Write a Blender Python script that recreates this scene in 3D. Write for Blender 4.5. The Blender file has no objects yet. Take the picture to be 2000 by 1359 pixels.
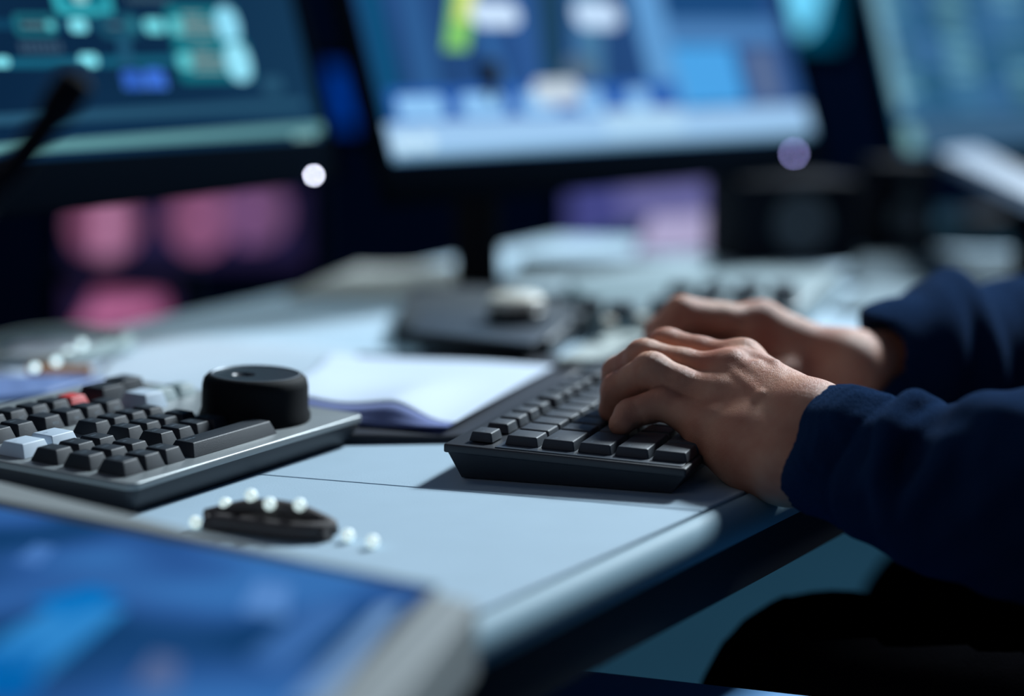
import bpy, bmesh, math, random
import numpy as np
from mathutils import Matrix, Vector
random.seed(4)
SC = bpy.context.scene
C = SC.collection
Z0 = 0.75                      # desk height above the floor
# ------------------------------------------------------------------ camera
F, H = 3900.0, 0.218
PIT = math.atan((679.5 - 76) / F)
cp, sp = math.cos(PIT), math.sin(PIT)
cam = bpy.data.cameras.new('camera'); camo = bpy.data.objects.new('camera', cam); C.objects.link(camo)
cam.sensor_width = 36; cam.lens = F / 2000 * 36
camo.location = (0, 0, Z0 + H); camo.rotation_euler = (math.pi / 2 - PIT, 0, 0)
cam.clip_start = .02
cam.dof.use_dof = True; cam.dof.focus_distance = .99; cam.dof.aperture_fstop = 2.2
cam.dof.aperture_blades = 0
SC.camera = camo
SC.view_settings.view_transform = 'Standard'
SC.view_settings.look = 'None'

def ray(px, py):
    x = (px - 1000) / F; y = (py - 679.5) / F
    return Vector((x, cp - y * sp, -sp - y * cp))
def onz(px, py, z=0):           # point of the horizontal plane z above the desk
    r = ray(px, py); t = (z - H) / r.z
    return Vector((r.x * t, r.y * t, Z0 + z))
def aty(px, py, Y):
    r = ray(px, py); t = Y / r.y
    return Vector((r.x * t, Y, Z0 + H + r.z * t))
def lin(c):
    return tuple(((v / 255) / 12.92 if v / 255 <= .04045 else ((v / 255 + .055) / 1.055) ** 2.4) for v in c)

# ------------------------------------------------------------------ materials
def mat(name, col, rough=.5, metal=0, bump=0, bscale=200, spec=.5, sheen=0, var=0, vscale=8, emit=None, estr=1, sss=0, coat=0):
    m = bpy.data.materials.new(name); m.use_nodes = True
    nt = m.node_tree; b = nt.nodes['Principled BSDF']
    b.inputs['Base Color'].default_value = (*col, 1); b.inputs['Roughness'].default_value = rough
    b.inputs['Metallic'].default_value = metal; b.inputs['Specular IOR Level'].default_value = spec
    if sheen: b.inputs['Sheen Weight'].default_value = sheen; b.inputs['Sheen Roughness'].default_value = .45
    if coat: b.inputs['Coat Weight'].default_value = coat
    if emit: b.inputs['Emission Color'].default_value = (*emit, 1); b.inputs['Emission Strength'].default_value = estr
    if sss:
        b.inputs['Subsurface Weight'].default_value = sss
        b.inputs['Subsurface Radius'].default_value = (1, .35, .2); b.inputs['Subsurface Scale'].default_value = .004
    tc = nt.nodes.new('ShaderNodeTexCoord')
    if var:
        n = nt.nodes.new('ShaderNodeTexNoise'); n.inputs['Scale'].default_value = vscale; n.inputs['Detail'].default_value = 5
        nt.links.new(tc.outputs['Object'], n.inputs['Vector'])
        mx = nt.nodes.new('ShaderNodeMix'); mx.data_type = 'RGBA'
        mx.inputs[6].default_value = (*[c * (1 - var) for c in col], 1); mx.inputs[7].default_value = (*[min(1, c * (1 + var)) for c in col], 1)
        nt.links.new(n.outputs['Fac'], mx.inputs[0]); nt.links.new(mx.outputs[2], b.inputs['Base Color'])
    if bump:
        n = nt.nodes.new('ShaderNodeTexNoise'); n.inputs['Scale'].default_value = bscale; n.inputs['Detail'].default_value = 4
        nt.links.new(tc.outputs['Object'], n.inputs['Vector'])
        bp = nt.nodes.new('ShaderNodeBump'); bp.inputs['Strength'].default_value = bump; bp.inputs['Distance'].default_value = .001
        nt.links.new(n.outputs['Fac'], bp.inputs['Height']); nt.links.new(bp.outputs['Normal'], b.inputs['Normal'])
    return m
_em = {}
def emat(rgb, s=1.0):
    k = (tuple(rgb), s)
    if k not in _em:
        m = bpy.data.materials.new('glow_%d_%d_%d' % tuple(rgb)); m.use_nodes = True
        nt = m.node_tree; nt.nodes.clear()
        e = nt.nodes.new('ShaderNodeEmission'); o = nt.nodes.new('ShaderNodeOutputMaterial')
        e.inputs['Color'].default_value = (*lin(rgb), 1); e.inputs['Strength'].default_value = s
        nt.links.new(e.outputs[0], o.inputs[0]); _em[k] = m
    return _em[k]
def emat_noise(name, cols, scale, stretch=(1, 1, 1), detail=1.5, s=1.0, lo=.3, hi=.7):
    m = bpy.data.materials.new(name); m.use_nodes = True
    nt = m.node_tree; nt.nodes.clear()
    e = nt.nodes.new('ShaderNodeEmission'); o = nt.nodes.new('ShaderNodeOutputMaterial')
    tc = nt.nodes.new('ShaderNodeTexCoord'); mp = nt.nodes.new('ShaderNodeMapping'); mp.inputs['Scale'].default_value = stretch
    n = nt.nodes.new('ShaderNodeTexNoise'); n.inputs['Scale'].default_value = scale; n.inputs['Detail'].default_value = detail
    r = nt.nodes.new('ShaderNodeValToRGB')
    while len(r.color_ramp.elements) < len(cols): r.color_ramp.elements.new(.5)
    for i, c in enumerate(cols):
        r.color_ramp.elements[i].position = lo + (hi - lo) * i / (len(cols) - 1); r.color_ramp.elements[i].color = (*lin(c), 1)
    nt.links.new(tc.outputs['Object'], mp.inputs[0]); nt.links.new(mp.outputs[0], n.inputs['Vector'])
    nt.links.new(n.outputs['Fac'], r.inputs[0]); nt.links.new(r.outputs[0], e.inputs['Color'])
    e.inputs['Strength'].default_value = s; nt.links.new(e.outputs[0], o.inputs[0])
    return m

M = {}
M['desk'] = mat('desk_laminate', (.37, .50, .60), .7, spec=.3, bump=.12, bscale=900, var=.06, vscale=30)
M['trim'] = mat('desk_edge', (.24, .38, .46), .6, bump=.05, bscale=500, spec=.2)
M['fascia'] = mat('desk_fascia', (.012, .016, .028), .7)
M['blackp'] = mat('black_plastic', (.011, .014, .02), .42, bump=.1, bscale=1500)
M['kbbase'] = mat('keyboard_shell', (.016, .021, .03), .5, bump=.15, bscale=2500)
M['kbdeck'] = mat('keyboard_deck', (.05, .065, .085), .38, bump=.1, bscale=2500)
M['key'] = mat('keyboard_key', (.024, .034, .048), .5, bump=.25, bscale=3000)
M['ekey'] = mat('controller_key', (.017, .024, .033), .5, spec=.35, bump=.15, bscale=3000)
M['ekeyw'] = mat('controller_key_white', (.5, .6, .7), .5)
M['ekeyr'] = mat('controller_key_red', (.62, .045, .045), .5)
M['ekeyg'] = mat('controller_key_grey', (.28, .36, .37), .5)
M['ebody'] = mat('controller_metal', (.26, .29, .30), .42, metal=.25, bump=.08, bscale=2500)
M['eside'] = mat('controller_side', (.018, .022, .03), .5)
M['rubber'] = mat('black_rubber', (.004, .005, .007), .7, spec=.15, bump=.2, bscale=1800)
M['steel'] = mat('steel', (.5, .55, .6), .25, metal=1)
M['steeld'] = mat('dark_steel', (.12, .14, .16), .5, metal=.6)
M['paper'] = mat('paper', (.58, .67, .80), .8, bump=.05, bscale=80)
M['paperb'] = mat('paper_underside_shade', (.2, .24, .5), .8)  # unused blue copy of the paper carrying its underside's shade
M['folder'] = mat('folder_black', (.01, .014, .025), .5)
M['legend'] = mat('legend_print', (.13, .17, .21), .5)
M['greyp'] = mat('grey_plastic', (.21, .28, .30), .5, var=.1)
M['greyd'] = mat('dark_grey_plastic', (.045, .055, .065), .45, var=.1)
M['cream'] = mat('cream_plastic', (.62, .58, .5), .4)
M['bez'] = mat('monitor_bezel', (.0025, .0045, .008), .8, spec=0)
M['wall'] = mat('wall_paint', (.0008, .0034, .013), .95, spec=0, bump=.1, bscale=40, var=.3, vscale=1.5)
M['floor'] = mat('floor_carpet', (.007, .024, .038), .95, spec=0, bump=.5, bscale=600, var=.1, vscale=4)
M['bluebox'] = mat('blue_laminate', (.05, .24, .52), .5)
M['trouser'] = mat('trouser_cloth', (.003, .003, .005), 1, spec=.02, bump=.3, bscale=900)
M['orange'] = mat('orange_plastic', (.6, .25, .08), .5)
M['hair'] = mat('hair_dark', (.02, .014, .01), .6, bump=.5, bscale=300)

def skin_material():
    m = mat('skin', (.36, .185, .12), .5, sss=.2, spec=.35)
    nt = m.node_tree; b = nt.nodes['Principled BSDF']
    tc = nt.nodes.new('ShaderNodeTexCoord')
    n = nt.nodes.new('ShaderNodeTexNoise'); n.inputs['Scale'].default_value = 45; n.inputs['Detail'].default_value = 4
    r = nt.nodes.new('ShaderNodeValToRGB')
    r.color_ramp.elements[0].position = .3; r.color_ramp.elements[0].color = (.46, .165, .10, 1)
    r.color_ramp.elements[1].position = .75; r.color_ramp.elements[1].color = (.62, .33, .215, 1)
    v = nt.nodes.new('ShaderNodeTexVoronoi'); v.inputs['Scale'].default_value = 1500; v.feature = 'DISTANCE_TO_EDGE'
    n2 = nt.nodes.new('ShaderNodeTexNoise'); n2.inputs['Scale'].default_value = 420; n2.inputs['Detail'].default_value = 6
    mm = nt.nodes.new('ShaderNodeMath'); mm.operation = 'MULTIPLY_ADD'; mm.inputs[1].default_value = .9
    bp = nt.nodes.new('ShaderNodeBump'); bp.inputs['Strength'].default_value = .6; bp.inputs['Distance'].default_value = .0006
    L = nt.links.new
    L(tc.outputs['Object'], n.inputs['Vector']); L(n.outputs['Fac'], r.inputs[0]); L(r.outputs[0], b.inputs['Base Color'])
    L(tc.outputs['Object'], v.inputs['Vector']); L(tc.outputs['Object'], n2.inputs['Vector'])
    L(v.outputs['Distance'], mm.inputs[0]); L(n2.outputs['Fac'], mm.inputs[2]); L(mm.outputs[0], bp.inputs['Height'])
    L(bp.outputs['Normal'], b.inputs['Normal'])
    return m
M['skin'] = skin_material()
def knit_material():
    m = mat('navy_knit', (.004, .024, .078), 1.0, sheen=.08, spec=.02)
    nt = m.node_tree; b = nt.nodes['Principled BSDF']; b.inputs['Sheen Tint'].default_value = (.3, .5, .9, 1)
    tc = nt.nodes.new('ShaderNodeTexCoord')
    w = nt.nodes.new('ShaderNodeTexVoronoi'); w.inputs['Scale'].default_value = 900
    n = nt.nodes.new('ShaderNodeTexNoise'); n.inputs['Scale'].default_value = 1500; n.inputs['Detail'].default_value = 5
    a = nt.nodes.new('ShaderNodeMath'); a.operation = 'ADD'
    bp = nt.nodes.new('ShaderNodeBump'); bp.inputs['Strength'].default_value = .9; bp.inputs['Distance'].default_value = .0012
    L = nt.links.new
    L(tc.outputs['Object'], w.inputs['Vector']); L(tc.outputs['Object'], n.inputs['Vector'])
    L(w.outputs['Distance'], a.inputs[0]); L(n.outputs['Fac'], a.inputs[1]); L(a.outputs[0], bp.inputs['Height']); L(bp.outputs['Normal'], b.inputs['Normal'])
    return m
M['knit'] = knit_material()

# ------------------------------------------------------------------ object helpers
FR = {}
def thing(name, label, cat, frame=None, group=None):
    o = bpy.data.objects.new(name, None); C.objects.link(o)
    o.empty_display_size = .02
    fr = frame.copy() if isinstance(frame, Matrix) else Matrix.Translation(frame if frame is not None else (0, 0, 0))
    o.matrix_world = fr; FR[o.name] = fr
    o['label'] = label; o['category'] = cat
    if group: o['group'] = group
    return o
def tag(o, label, cat, group=None, kind=None):
    if label: o['label'] = label
    if cat: o['category'] = cat
    if group: o['group'] = group
    if kind: o['kind'] = kind
    return o
def meshob(name, me, parent=None, local=None):
    """local: matrix in the parent's frame"""
    o = bpy.data.objects.new(name, me); C.objects.link(o)
    if parent: o.parent = parent
    if local is not None: o.matrix_basis = local
    return o
class MB:
    """collects geometry with material slots; builds one mesh object"""
    def __init__(s): s.v = []; s.f = []; s.mi = []; s.mats = []; s.sm = []
    def slot(s, m):
        if m not in s.mats: s.mats.append(m)
        return s.mats.index(m)
    def add(s, vs, fs, m, smooth=False):
        b = len(s.v); s.v += [tuple(v) for v in vs]; k = s.slot(m)
        for f in fs: s.f.append(tuple(b + i for i in f)); s.mi.append(k); s.sm.append(smooth)
    def box(s, x0, x1, y0, y1, z0, z1, m, T=None, taper=0, bev=0):
        bm = bmesh.new()
        vs = [bm.verts.new((x, y, z)) for z, t in ((z0, 0), (z1, taper)) for x, y in ((x0 + t, y0 + t), (x1 - t, y0 + t), (x1 - t, y1 - t), (x0 + t, y1 - t))]
        for f in ((0, 3, 2, 1), (4, 5, 6, 7), (0, 1, 5, 4), (1, 2, 6, 5), (2, 3, 7, 6), (3, 0, 4, 7)): bm.faces.new([vs[i] for i in f])
        if bev: bmesh.ops.bevel(bm, geom=list(bm.edges), offset=bev, segments=3, affect='EDGES', profile=.5)
        s.frombm(bm, m, T, bev > 0)
    def frombm(s, bm, m, T=None, smooth=False):
        bm.verts.ensure_lookup_table(); bm.verts.index_update()
        vs = [(T @ v.co) if T else v.co.copy() for v in bm.verts]
        s.add(vs, [[v.index for v in f.verts] for f in bm.faces], m, smooth); bm.free()
    def prism(s, pts, z0, z1, m, T=None, bev=0, seg=3):
        bm = bmesh.new()
        lo = [bm.verts.new((p[0], p[1], z0)) for p in pts]; hi = [bm.verts.new((p[0], p[1], z1)) for p in pts]
        n = len(pts)
        bm.faces.new(lo[::-1]); top = bm.faces.new(hi)
        for i in range(n): bm.faces.new((lo[i], lo[(i + 1) % n], hi[(i + 1) % n], hi[i]))
        bmesh.ops.recalc_face_normals(bm, faces=bm.faces)
        if bev: bmesh.ops.bevel(bm, geom=list(top.edges), offset=bev, segments=seg, affect='EDGES', profile=.5)
        s.frombm(bm, m, T, bev > 0)
    def lathe(s, prof, m, T=None, n=64, smooth=True):
        vs = []; fs = []
        for r, z in prof:
            for i in range(n):
                a = 2 * math.pi * i / n; vs.append(Vector((r * math.cos(a), r * math.sin(a), z)))
        for j in range(len(prof) - 1):
            for i in range(n):
                k = (i + 1) % n; fs.append((j * n + i, j * n + k, (j + 1) * n + k, (j + 1) * n + i))
        if T: vs = [T @ v for v in vs]
        s.add(vs, fs, m, smooth)
    def tube(s, pts, r, m, n=12, T=None):
        pts = [Vector(p) for p in pts]; vs = []; fs = []
        rr = r if isinstance(r, (list, tuple)) else [r] * len(pts)
        for i, p in enumerate(pts):
            d = (pts[min(i + 1, len(pts) - 1)] - pts[max(i - 1, 0)]).normalized()
            a = d.cross(Vector((.13, .22, .97))).normalized(); b = d.cross(a)
            for k in range(n):
                t = 2 * math.pi * k / n; q = p + (a * math.cos(t) + b * math.sin(t)) * rr[i]
                vs.append(T @ q if T else q)
        for i in range(len(pts) - 1):
            for k in range(n):
                l = (k + 1) % n; fs.append((i * n + k, i * n + l, (i + 1) * n + l, (i + 1) * n + k))
        fs.append(tuple(range(n))[::-1]); fs.append(tuple(range((len(pts) - 1) * n, len(pts) * n)))
        s.add(vs, fs, m, True)
    def mesh(s, name):
        me = bpy.data.meshes.new(name); me.from_pydata(s.v, [], s.f)
        for m in s.mats: me.materials.append(m)
        me.polygons.foreach_set('material_index', s.mi); me.polygons.foreach_set('use_smooth', s.sm)
        me.update()
        if any(s.sm):
            try: me.set_sharp_from_angle(angle=math.radians(38))
            except Exception: pass
        return me
    def build(s, name, parent=None, local=None): return meshob(name, s.mesh(name), parent, local)
def basis(o, X, Y, Z):
    m = Matrix.Identity(4)
    for i in range(3): m[i][0] = X[i]; m[i][1] = Y[i]; m[i][2] = Z[i]; m[i][3] = o[i]
    return m
def spline(pts, n=8):
    pts = [Vector(p) for p in pts]; out = []
    for i in range(len(pts) - 1):
        p0 = pts[max(i - 1, 0)]; p1 = pts[i]; p2 = pts[i + 1]; p3 = pts[min(i + 2, len(pts) - 1)]
        for k in range(n):
            t = k / n
            out.append(.5 * ((2 * p1) + (p2 - p0) * t + (2 * p0 - 5 * p1 + 4 * p2 - p3) * t * t + (3 * p1 - p0 - 3 * p2 + p3) * t ** 3))
    out.append(pts[-1]); return out

# ------------------------------------------------------------------ signed distance modelling
class Grid:
    def __init__(s, lo, hi, h):
        s.lo = np.array(lo, float); s.h = h
        n = np.ceil((np.array(hi) - s.lo) / h).astype(int) + 1
        s.ax = [s.lo[i] + h * np.arange(n[i]) for i in range(3)]
        s.X = s.ax[0][:, None, None].astype(np.float32); s.Y = s.ax[1][None, :, None].astype(np.float32); s.Z = s.ax[2][None, None, :].astype(np.float32)
        s.shape = tuple(n)
    def cap(s, a, b, r1, r2=None, sq=None):
        r2 = r1 if r2 is None else r2
        a = np.array(a, np.float32); b = np.array(b, np.float32); d = b - a; L = float(d @ d) + 1e-12
        X, Y, Z = s.X - a[0], s.Y - a[1], s.Z - a[2]
        t = np.clip((X * d[0] + Y * d[1] + Z * d[2]) / L, 0, 1)
        return np.sqrt((X - t * d[0]) ** 2 + (Y - t * d[1]) ** 2 + (Z - t * d[2]) ** 2) - (r1 + (r2 - r1) * t)
    def ell(s, c, r, R=None):
        c = np.array(c); X, Y, Z = s.X - c[0], s.Y - c[1], s.Z - c[2]
        if R is not None:
            X, Y, Z = (X * R[0][0] + Y * R[0][1] + Z * R[0][2], X * R[1][0] + Y * R[1][1] + Z * R[1][2], X * R[2][0] + Y * R[2][1] + Z * R[2][2])
        k = np.sqrt((X / r[0]) ** 2 + (Y / r[1]) ** 2 + (Z / r[2]) ** 2)
        return (k - 1) * min(r)
    def plane(s, p, n):
        n = np.array(n, float); n /= np.linalg.norm(n)
        return (s.X - p[0]) * n[0] + (s.Y - p[1]) * n[1] + (s.Z - p[2]) * n[2]
def smin(a, b, k):
    h = np.clip(.5 + .5 * (b - a) / k, 0, 1)
    return b + (a - b) * h - k * h * (1 - h)
def smax(a, b, k): return -smin(-a, -b, k)
def surfnet(g, f):
    f = np.ascontiguousarray(np.broadcast_to(f, g.shape)).astype(np.float32)
    f[f == 0] = 1e-9
    ins = f < 0
    cnt = np.zeros(tuple(n - 1 for n in g.shape), np.int8)
    offs = [(i, j, k) for i in (0, 1) for j in (0, 1) for k in (0, 1)]
    nx, ny, nz = g.shape
    for i, j, k in offs: cnt += ins[i:nx - 1 + i, j:ny - 1 + j, k:nz - 1 + k]
    act = (cnt > 0) & (cnt < 8)
    I, J, K = np.nonzero(act)
    idx = -np.ones(act.shape, np.int64); idx[I, J, K] = np.arange(len(I))
    acc = np.zeros((len(I), 3)); num = np.zeros(len(I))
    for a in offs:
        for ax in range(3):
            if a[ax] == 1: continue
            b = list(a); b[ax] = 1
            fa = f[I + a[0], J + a[1], K + a[2]]; fb = f[I + b[0], J + b[1], K + b[2]]
            m = (fa < 0) != (fb < 0)
            t = np.where(m, fa / np.where(m, fa - fb, 1), 0)
            p = np.array(a, float)[None, :].repeat(len(I), 0); p[:, ax] += t
            acc += p * m[:, None]; num += m
    V = (np.stack([I, J, K], 1) + acc / num[:, None]) * g.h + g.lo
    faces = []
    for ax in range(3):
        u, v = [(1, 2), (2, 0), (0, 1)][ax]
        sl0 = [slice(None)] * 3; sl1 = [slice(None)] * 3
        sl0[ax] = slice(0, -1); sl1[ax] = slice(1, None)
        ch = ins[tuple(sl0)] != ins[tuple(sl1)]
        P = np.stack(np.nonzero(ch), 1)
        ok = (P[:, u] > 0) & (P[:, v] > 0) & (P[:, u] < g.shape[u] - 1) & (P[:, v] < g.shape[v] - 1)
        P = P[ok]
        def cell(du, dv):
            Q = P.copy(); Q[:, u] -= du; Q[:, v] -= dv
            return idx[Q[:, 0], Q[:, 1], Q[:, 2]]
        q = np.stack([cell(1, 1), cell(0, 1), cell(0, 0), cell(1, 0)], 1)
        s_in = ins[P[:, 0], P[:, 1], P[:, 2]]
        q[~s_in] = q[~s_in][:, ::-1]
        faces.append(q)
    return V, np.concatenate(faces)
def join_nets(nets):
    Vs = []; Fs = []; b = 0
    for V, Fc in nets: Vs.append(V); Fs.append(Fc + b); b += len(V)
    return np.concatenate(Vs), np.concatenate(Fs)
def net_object(name, V, Fc, m, parent=None, org=(0, 0, 0)):
    me = bpy.data.meshes.new(name)
    V = (V - np.array(org)).astype(np.float32)
    me.vertices.add(len(V)); me.vertices.foreach_set('co', V.ravel())
    me.loops.add(len(Fc) * 4); me.loops.foreach_set('vertex_index', Fc.ravel().astype(np.int32))
    me.polygons.add(len(Fc)); me.polygons.foreach_set('loop_start', np.arange(0, len(Fc) * 4, 4, dtype=np.int32))
    me.polygons.foreach_set('use_smooth', np.ones(len(Fc), bool))
    me.update(calc_edges=True); me.validate(); me.materials.append(m)
    return meshob(name, me, parent)

# ================================================================== setting
b = MB(); b.box(-3, 3.6, -1.2, 4.6, -.05, 0, M['floor']); tag(b.build('floor'), 'dark teal carpeted floor', None, kind='structure')
b = MB(); b.box(-3, 3.6, 4.6, 4.7, 0, 2.9, M['wall']); tag(b.build('wall_back'), 'dark navy back wall', None, kind='structure')
b = MB(); b.box(-3.1, -3, -1.2, 4.7, 0, 2.9, M['wall']); tag(b.build('wall_left'), 'dark navy side wall', None, kind='structure')

# ------------------------------------------------------------------ desk
fe0 = Vector((.106, .940)); fd = Vector((math.sin(math.radians(31.5)), math.cos(math.radians(31.5))))
be0 = Vector((-.36, 1.41)); bd = Vector((math.sin(math.radians(27)), math.cos(math.radians(27))))
s0 = Vector((-.117, .986)); sd = Vector((.1413, -.0515)).normalized()
def isect(p, d, q, e):
    t = ((q.x - p.x) * e.y - (q.y - p.y) * e.x) / (d.x * e.y - d.y * e.x); return p + d * t
sf = isect(s0, sd, fe0, fd); sb = isect(s0, sd, be0, bd)
near = fe0 + fd * -.46; far = fe0 + fd * 1.25
nb = be0 + bd * -.95; fb = be0 + bd * .90
desk = thing('control_desk', 'light blue-grey console desk with dark front fascia under the keyboards', 'desk', Vector((0.0, 1.4, 0)))
O = Vector((0, 1.4, 0))
def rel(p): return (p.x - O.x, p.y - O.y)
g = sd.orthogonal(); g = g if g.y > 0 else -g
g = g * .00045
b = MB(); b.prism([rel(near), rel(sf - g), rel(sb - g), rel(nb)], Z0 - .03, Z0, M['desk'], bev=.0006, seg=1); b.build('worktop', desk)
b = MB(); b.prism([rel(sf + g), rel(far), rel(fb), rel(sb + g)], Z0 - .03, Z0, M['desk'], bev=.0006, seg=1); b.build('worktop', desk)
nrm = Vector((fd.y, -fd.x))
prof = [(.0008, -.03), (.0018, -.0012), (.0028, -.0006), (.006, -.0014), (.0095, -.004), (.0115, -.008), (.012, -.013), (.0105, -.018), (.006, -.0195), (.0008, -.0195)]
b = MB(); vs = []; fs = []
pr = prof[1:]
for P in (near, far):
    for n_, z in pr: q = P + nrm * n_; vs.append((q.x - O.x, q.y - O.y, Z0 + z))
k = len(pr)
for i in range(k): fs.append((i, (i + 1) % k, k + (i + 1) % k, k + i))
fs += [tuple(range(k))[::-1], tuple(range(k, 2 * k))]
b.add(vs, fs, M['trim'], True); b.build('edge_trim', desk)
b = MB(); p4 = [near + nrm * .0008, far + nrm * .0008, far - nrm * .03, near - nrm * .03]
b.prism([rel(p) for p in p4], Z0 - .043, Z0 - .0302, M['fascia']); 
p4 = [near + nrm * .0075, far + nrm * .0075, far + nrm * .0008, near + nrm * .0008]
b.prism([rel(p) for p in p4], Z0 - .044, Z0 - .0198, M['fascia']); b.build('fascia', desk)
for P in (near - nrm * .25 + fd * .1, nb + Vector((.12, .1)), far - nrm * .06 - fd * .05):
    b = MB(); b.box(P.x - O.x - .03, P.x - O.x + .03, P.y - O.y - .03, P.y - O.y + .03, 0, Z0 - .0305, M['fascia'], bev=.004); b.build('leg', desk)

ec_o = Vector((.6, 2.7, 0))
cnt = thing('equipment_counter', 'dark teal counter behind the light desk carrying the right monitor', 'counter', ec_o)
cpts = [fb + Vector((.02, .012)), far + Vector((-.004, .012)), Vector((1.6, 1.9)), Vector((1.9, 2.95)), Vector((.2, 2.50))]
b = MB(); b.prism([(p.x - ec_o.x, p.y - ec_o.y) for p in cpts], Z0 - .03, Z0 - .001, mat('counter_teal', (.008, .02, .03), 1, spec=0), bev=.002); b.build('top', cnt)
for x_, y_ in ((.35, -.55), (.6, -.1), (.95, -.6), (1.1, -.1)):
    b = MB(); b.box(x_ - .03, x_ + .03, y_ - .03, y_ + .03, 0, Z0 - .0305, M['fascia'], bev=.004); b.build('leg', cnt)
# ------------------------------------------------------------------ key caps
def cap_mesh(name, w, d, h, taper, m, top=None, bev=.0007, dish=0):
    bm = bmesh.new()
    lo = [bm.verts.new((x * w / 2, y * d / 2, 0)) for x, y in ((-1, -1), (1, -1), (1, 1), (-1, 1))]
    tx, ty = taper if isinstance(taper, tuple) else (taper, taper)
    hi = [bm.verts.new((x * (w / 2 - tx), y * (d / 2 - ty), h)) for x, y in ((-1, -1), (1, -1), (1, 1), (-1, 1))]
    bm.faces.new(lo[::-1]); bm.faces.new(hi)
    for i in range(4): bm.faces.new((lo[i], lo[(i + 1) % 4], hi[(i + 1) % 4], hi[i]))
    es = [e for e in bm.edges if max(v.co.z for v in e.verts) > h * .5]
    bmesh.ops.bevel(bm, geom=es, offset=bev, segments=3, affect='EDGES', profile=.5)
    mb = MB(); mb.frombm(bm, m, None, True)
    return mb
_txt = {}
def add_text(mb, s, size, x, y, z, m, ang=0):
    """flat lettering joined into the cap's mesh"""
    if s not in _txt:
        cu = bpy.data.curves.new('lettering', 'FONT'); cu.body = s; cu.size = 1; cu.resolution_u = 2
        o = bpy.data.objects.new('lettering', cu); C.objects.link(o)
        bpy.context.view_layer.update()
        me = bpy.data.meshes.new_from_object(o.evaluated_get(bpy.context.evaluated_depsgraph_get()))
        _txt[s] = ([tuple(v.co) for v in me.vertices], [tuple(p.vertices) for p in me.polygons])
        bpy.data.objects.remove(o); bpy.data.curves.remove(cu); bpy.data.meshes.remove(me)
    vs, fs = _txt[s]; ca, sa = math.cos(ang), math.sin(ang)
    if not vs: return
    x0 = min(v[0] for v in vs); y0 = min(v[1] for v in vs)
    mb.add([(x + ((v[0] - x0) * ca - (v[1] - y0) * sa) * size, y + ((v[0] - x0) * sa + (v[1] - y0) * ca) * size, z) for v in vs], fs, m)

# ------------------------------------------------------------------ main keyboard
azk = math.radians(19)
A = Vector((math.sin(azk), math.cos(azk), 0)); B0 = Vector((math.cos(azk), -math.sin(azk), 0))
tk = math.radians(1.9)
Bk = B0 * math.cos(tk) - Vector((0, 0, 1)) * math.sin(tk); Nk = A.cross(-Bk).normalized()
if Nk.z < 0: Nk = -Nk
K0 = onz(866, 866, .0185)       # back left corner of the deck
# local frame: x along the length (A), y towards the back (-B), z up
kf = basis(K0, A, -Bk, Nk)
kb = thing('keyboard', 'slim black keyboard under both hands, square low keys, near the desk front edge', 'keyboard', kf)
KL, KD = .445, .1245
b = MB()
# deck plate with overhang and tapered underbody
b.box(0, KL, -KD, 0, -.0045, 0, M['kbbase'], bev=.001)
bm = bmesh.new()
def wz(x, y): # point on desk plane in local coordinates
    P = K0 + A * x - Bk * y
    return (Z0 - P.z)/Nk.z
lo = [(.006, -.008), (KL - .006, -.008), (KL - .006, -KD + .008), (.006, -KD + .008)]
hi = [(.0015, -.002), (KL - .0015, -.002), (KL - .0015, -KD + .001), (.0015, -KD + .001)]
vl = [bm.verts.new((x, y, wz(x, y) + .0006)) for x, y in lo]; vh = [bm.verts.new((x, y, -.0044)) for x, y in hi]
bm.faces.new(vl[::-1]); bm.faces.new(vh)
for i in range(4): bm.faces.new((vl[i], vl[(i + 1) % 4], vh[(i + 1) % 4], vh[i]))
b.frombm(bm, M['kbbase']); b.build('base', kb)
b = MB(); b.box(.002, KL - .002, -KD + .0025, -.0265, 0, .0006, M['kbdeck'], bev=.0002); b.build('deck_plate', kb)
for x in (.03, KL - .03):
    for y in (-.02, -KD + .02):
        b = MB(); b.lathe([(0, 0), (.004, 0), (.004, .001), (0, .001)], M['rubber'], None, 16)
        b.build('rubber_foot', kb, Matrix.Translation((x, y, wz(x, y) + .0001)))
cache = {}
def put_key(x0, row, w=1.0, d=1.0, txt=None):
    u = .019
    key = (w, d, txt)
    wd, dp = u * w - .0012, u * d - .0012
    if key not in cache:
        mb = cap_mesh('key', wd, dp, .0046, .0011, M['key'])
        if txt: add_text(mb, txt, .0042 if len(txt) == 1 else .0026, -wd / 2 + .003, dp / 2 - .0068, .00465, M['legend'])
        cache[key] = mb.mesh('key')
    # x0 in key units from the left, row offset in metres from the back edge
    meshob('key', cache[key], kb, Matrix.Translation((.0088 + u * (x0 + w / 2), -row - u * d / 2, .0008)))
r0 = .0095
F_ROW = ['Esc', None, 'F1', 'F2', 'F3', 'F4', None, 'F5', 'F6', 'F7', 'F8', None, 'F9', 'F10', 'F11', 'F12']
x = 0
for t in F_ROW:
    if t is None: x += .33; continue
    put_key(x, r0, .88, .72, t); x += .98
R1 = .0285
rows = [
 (R1, [('`', 1)] + [(c, 1) for c in '1234567890-='] + [('Back', 2)]),
 (R1 + .019, [('Tab', 1.5)] + [(c, 1) for c in 'QWERTYUIOP[]'] + [('\\', 1.5)]),
 (R1 + .038, [('Caps', 1.75)] + [(c, 1) for c in "ASDFGHJKL;'"] + [('Enter', 2.25)]),
 (R1 + .057, [('Shift', 2.25)] + [(c, 1) for c in 'ZXCVBNM,./'] + [('Shift', 2.75)]),
 (R1 + .076, [('Ctrl', 1.25), ('Fn', 1.25), ('Alt', 1.25), (None, 6.25), ('Alt', 1.25), ('Menu', 1.25), ('Ctrl', 1.25), ]),
]
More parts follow.
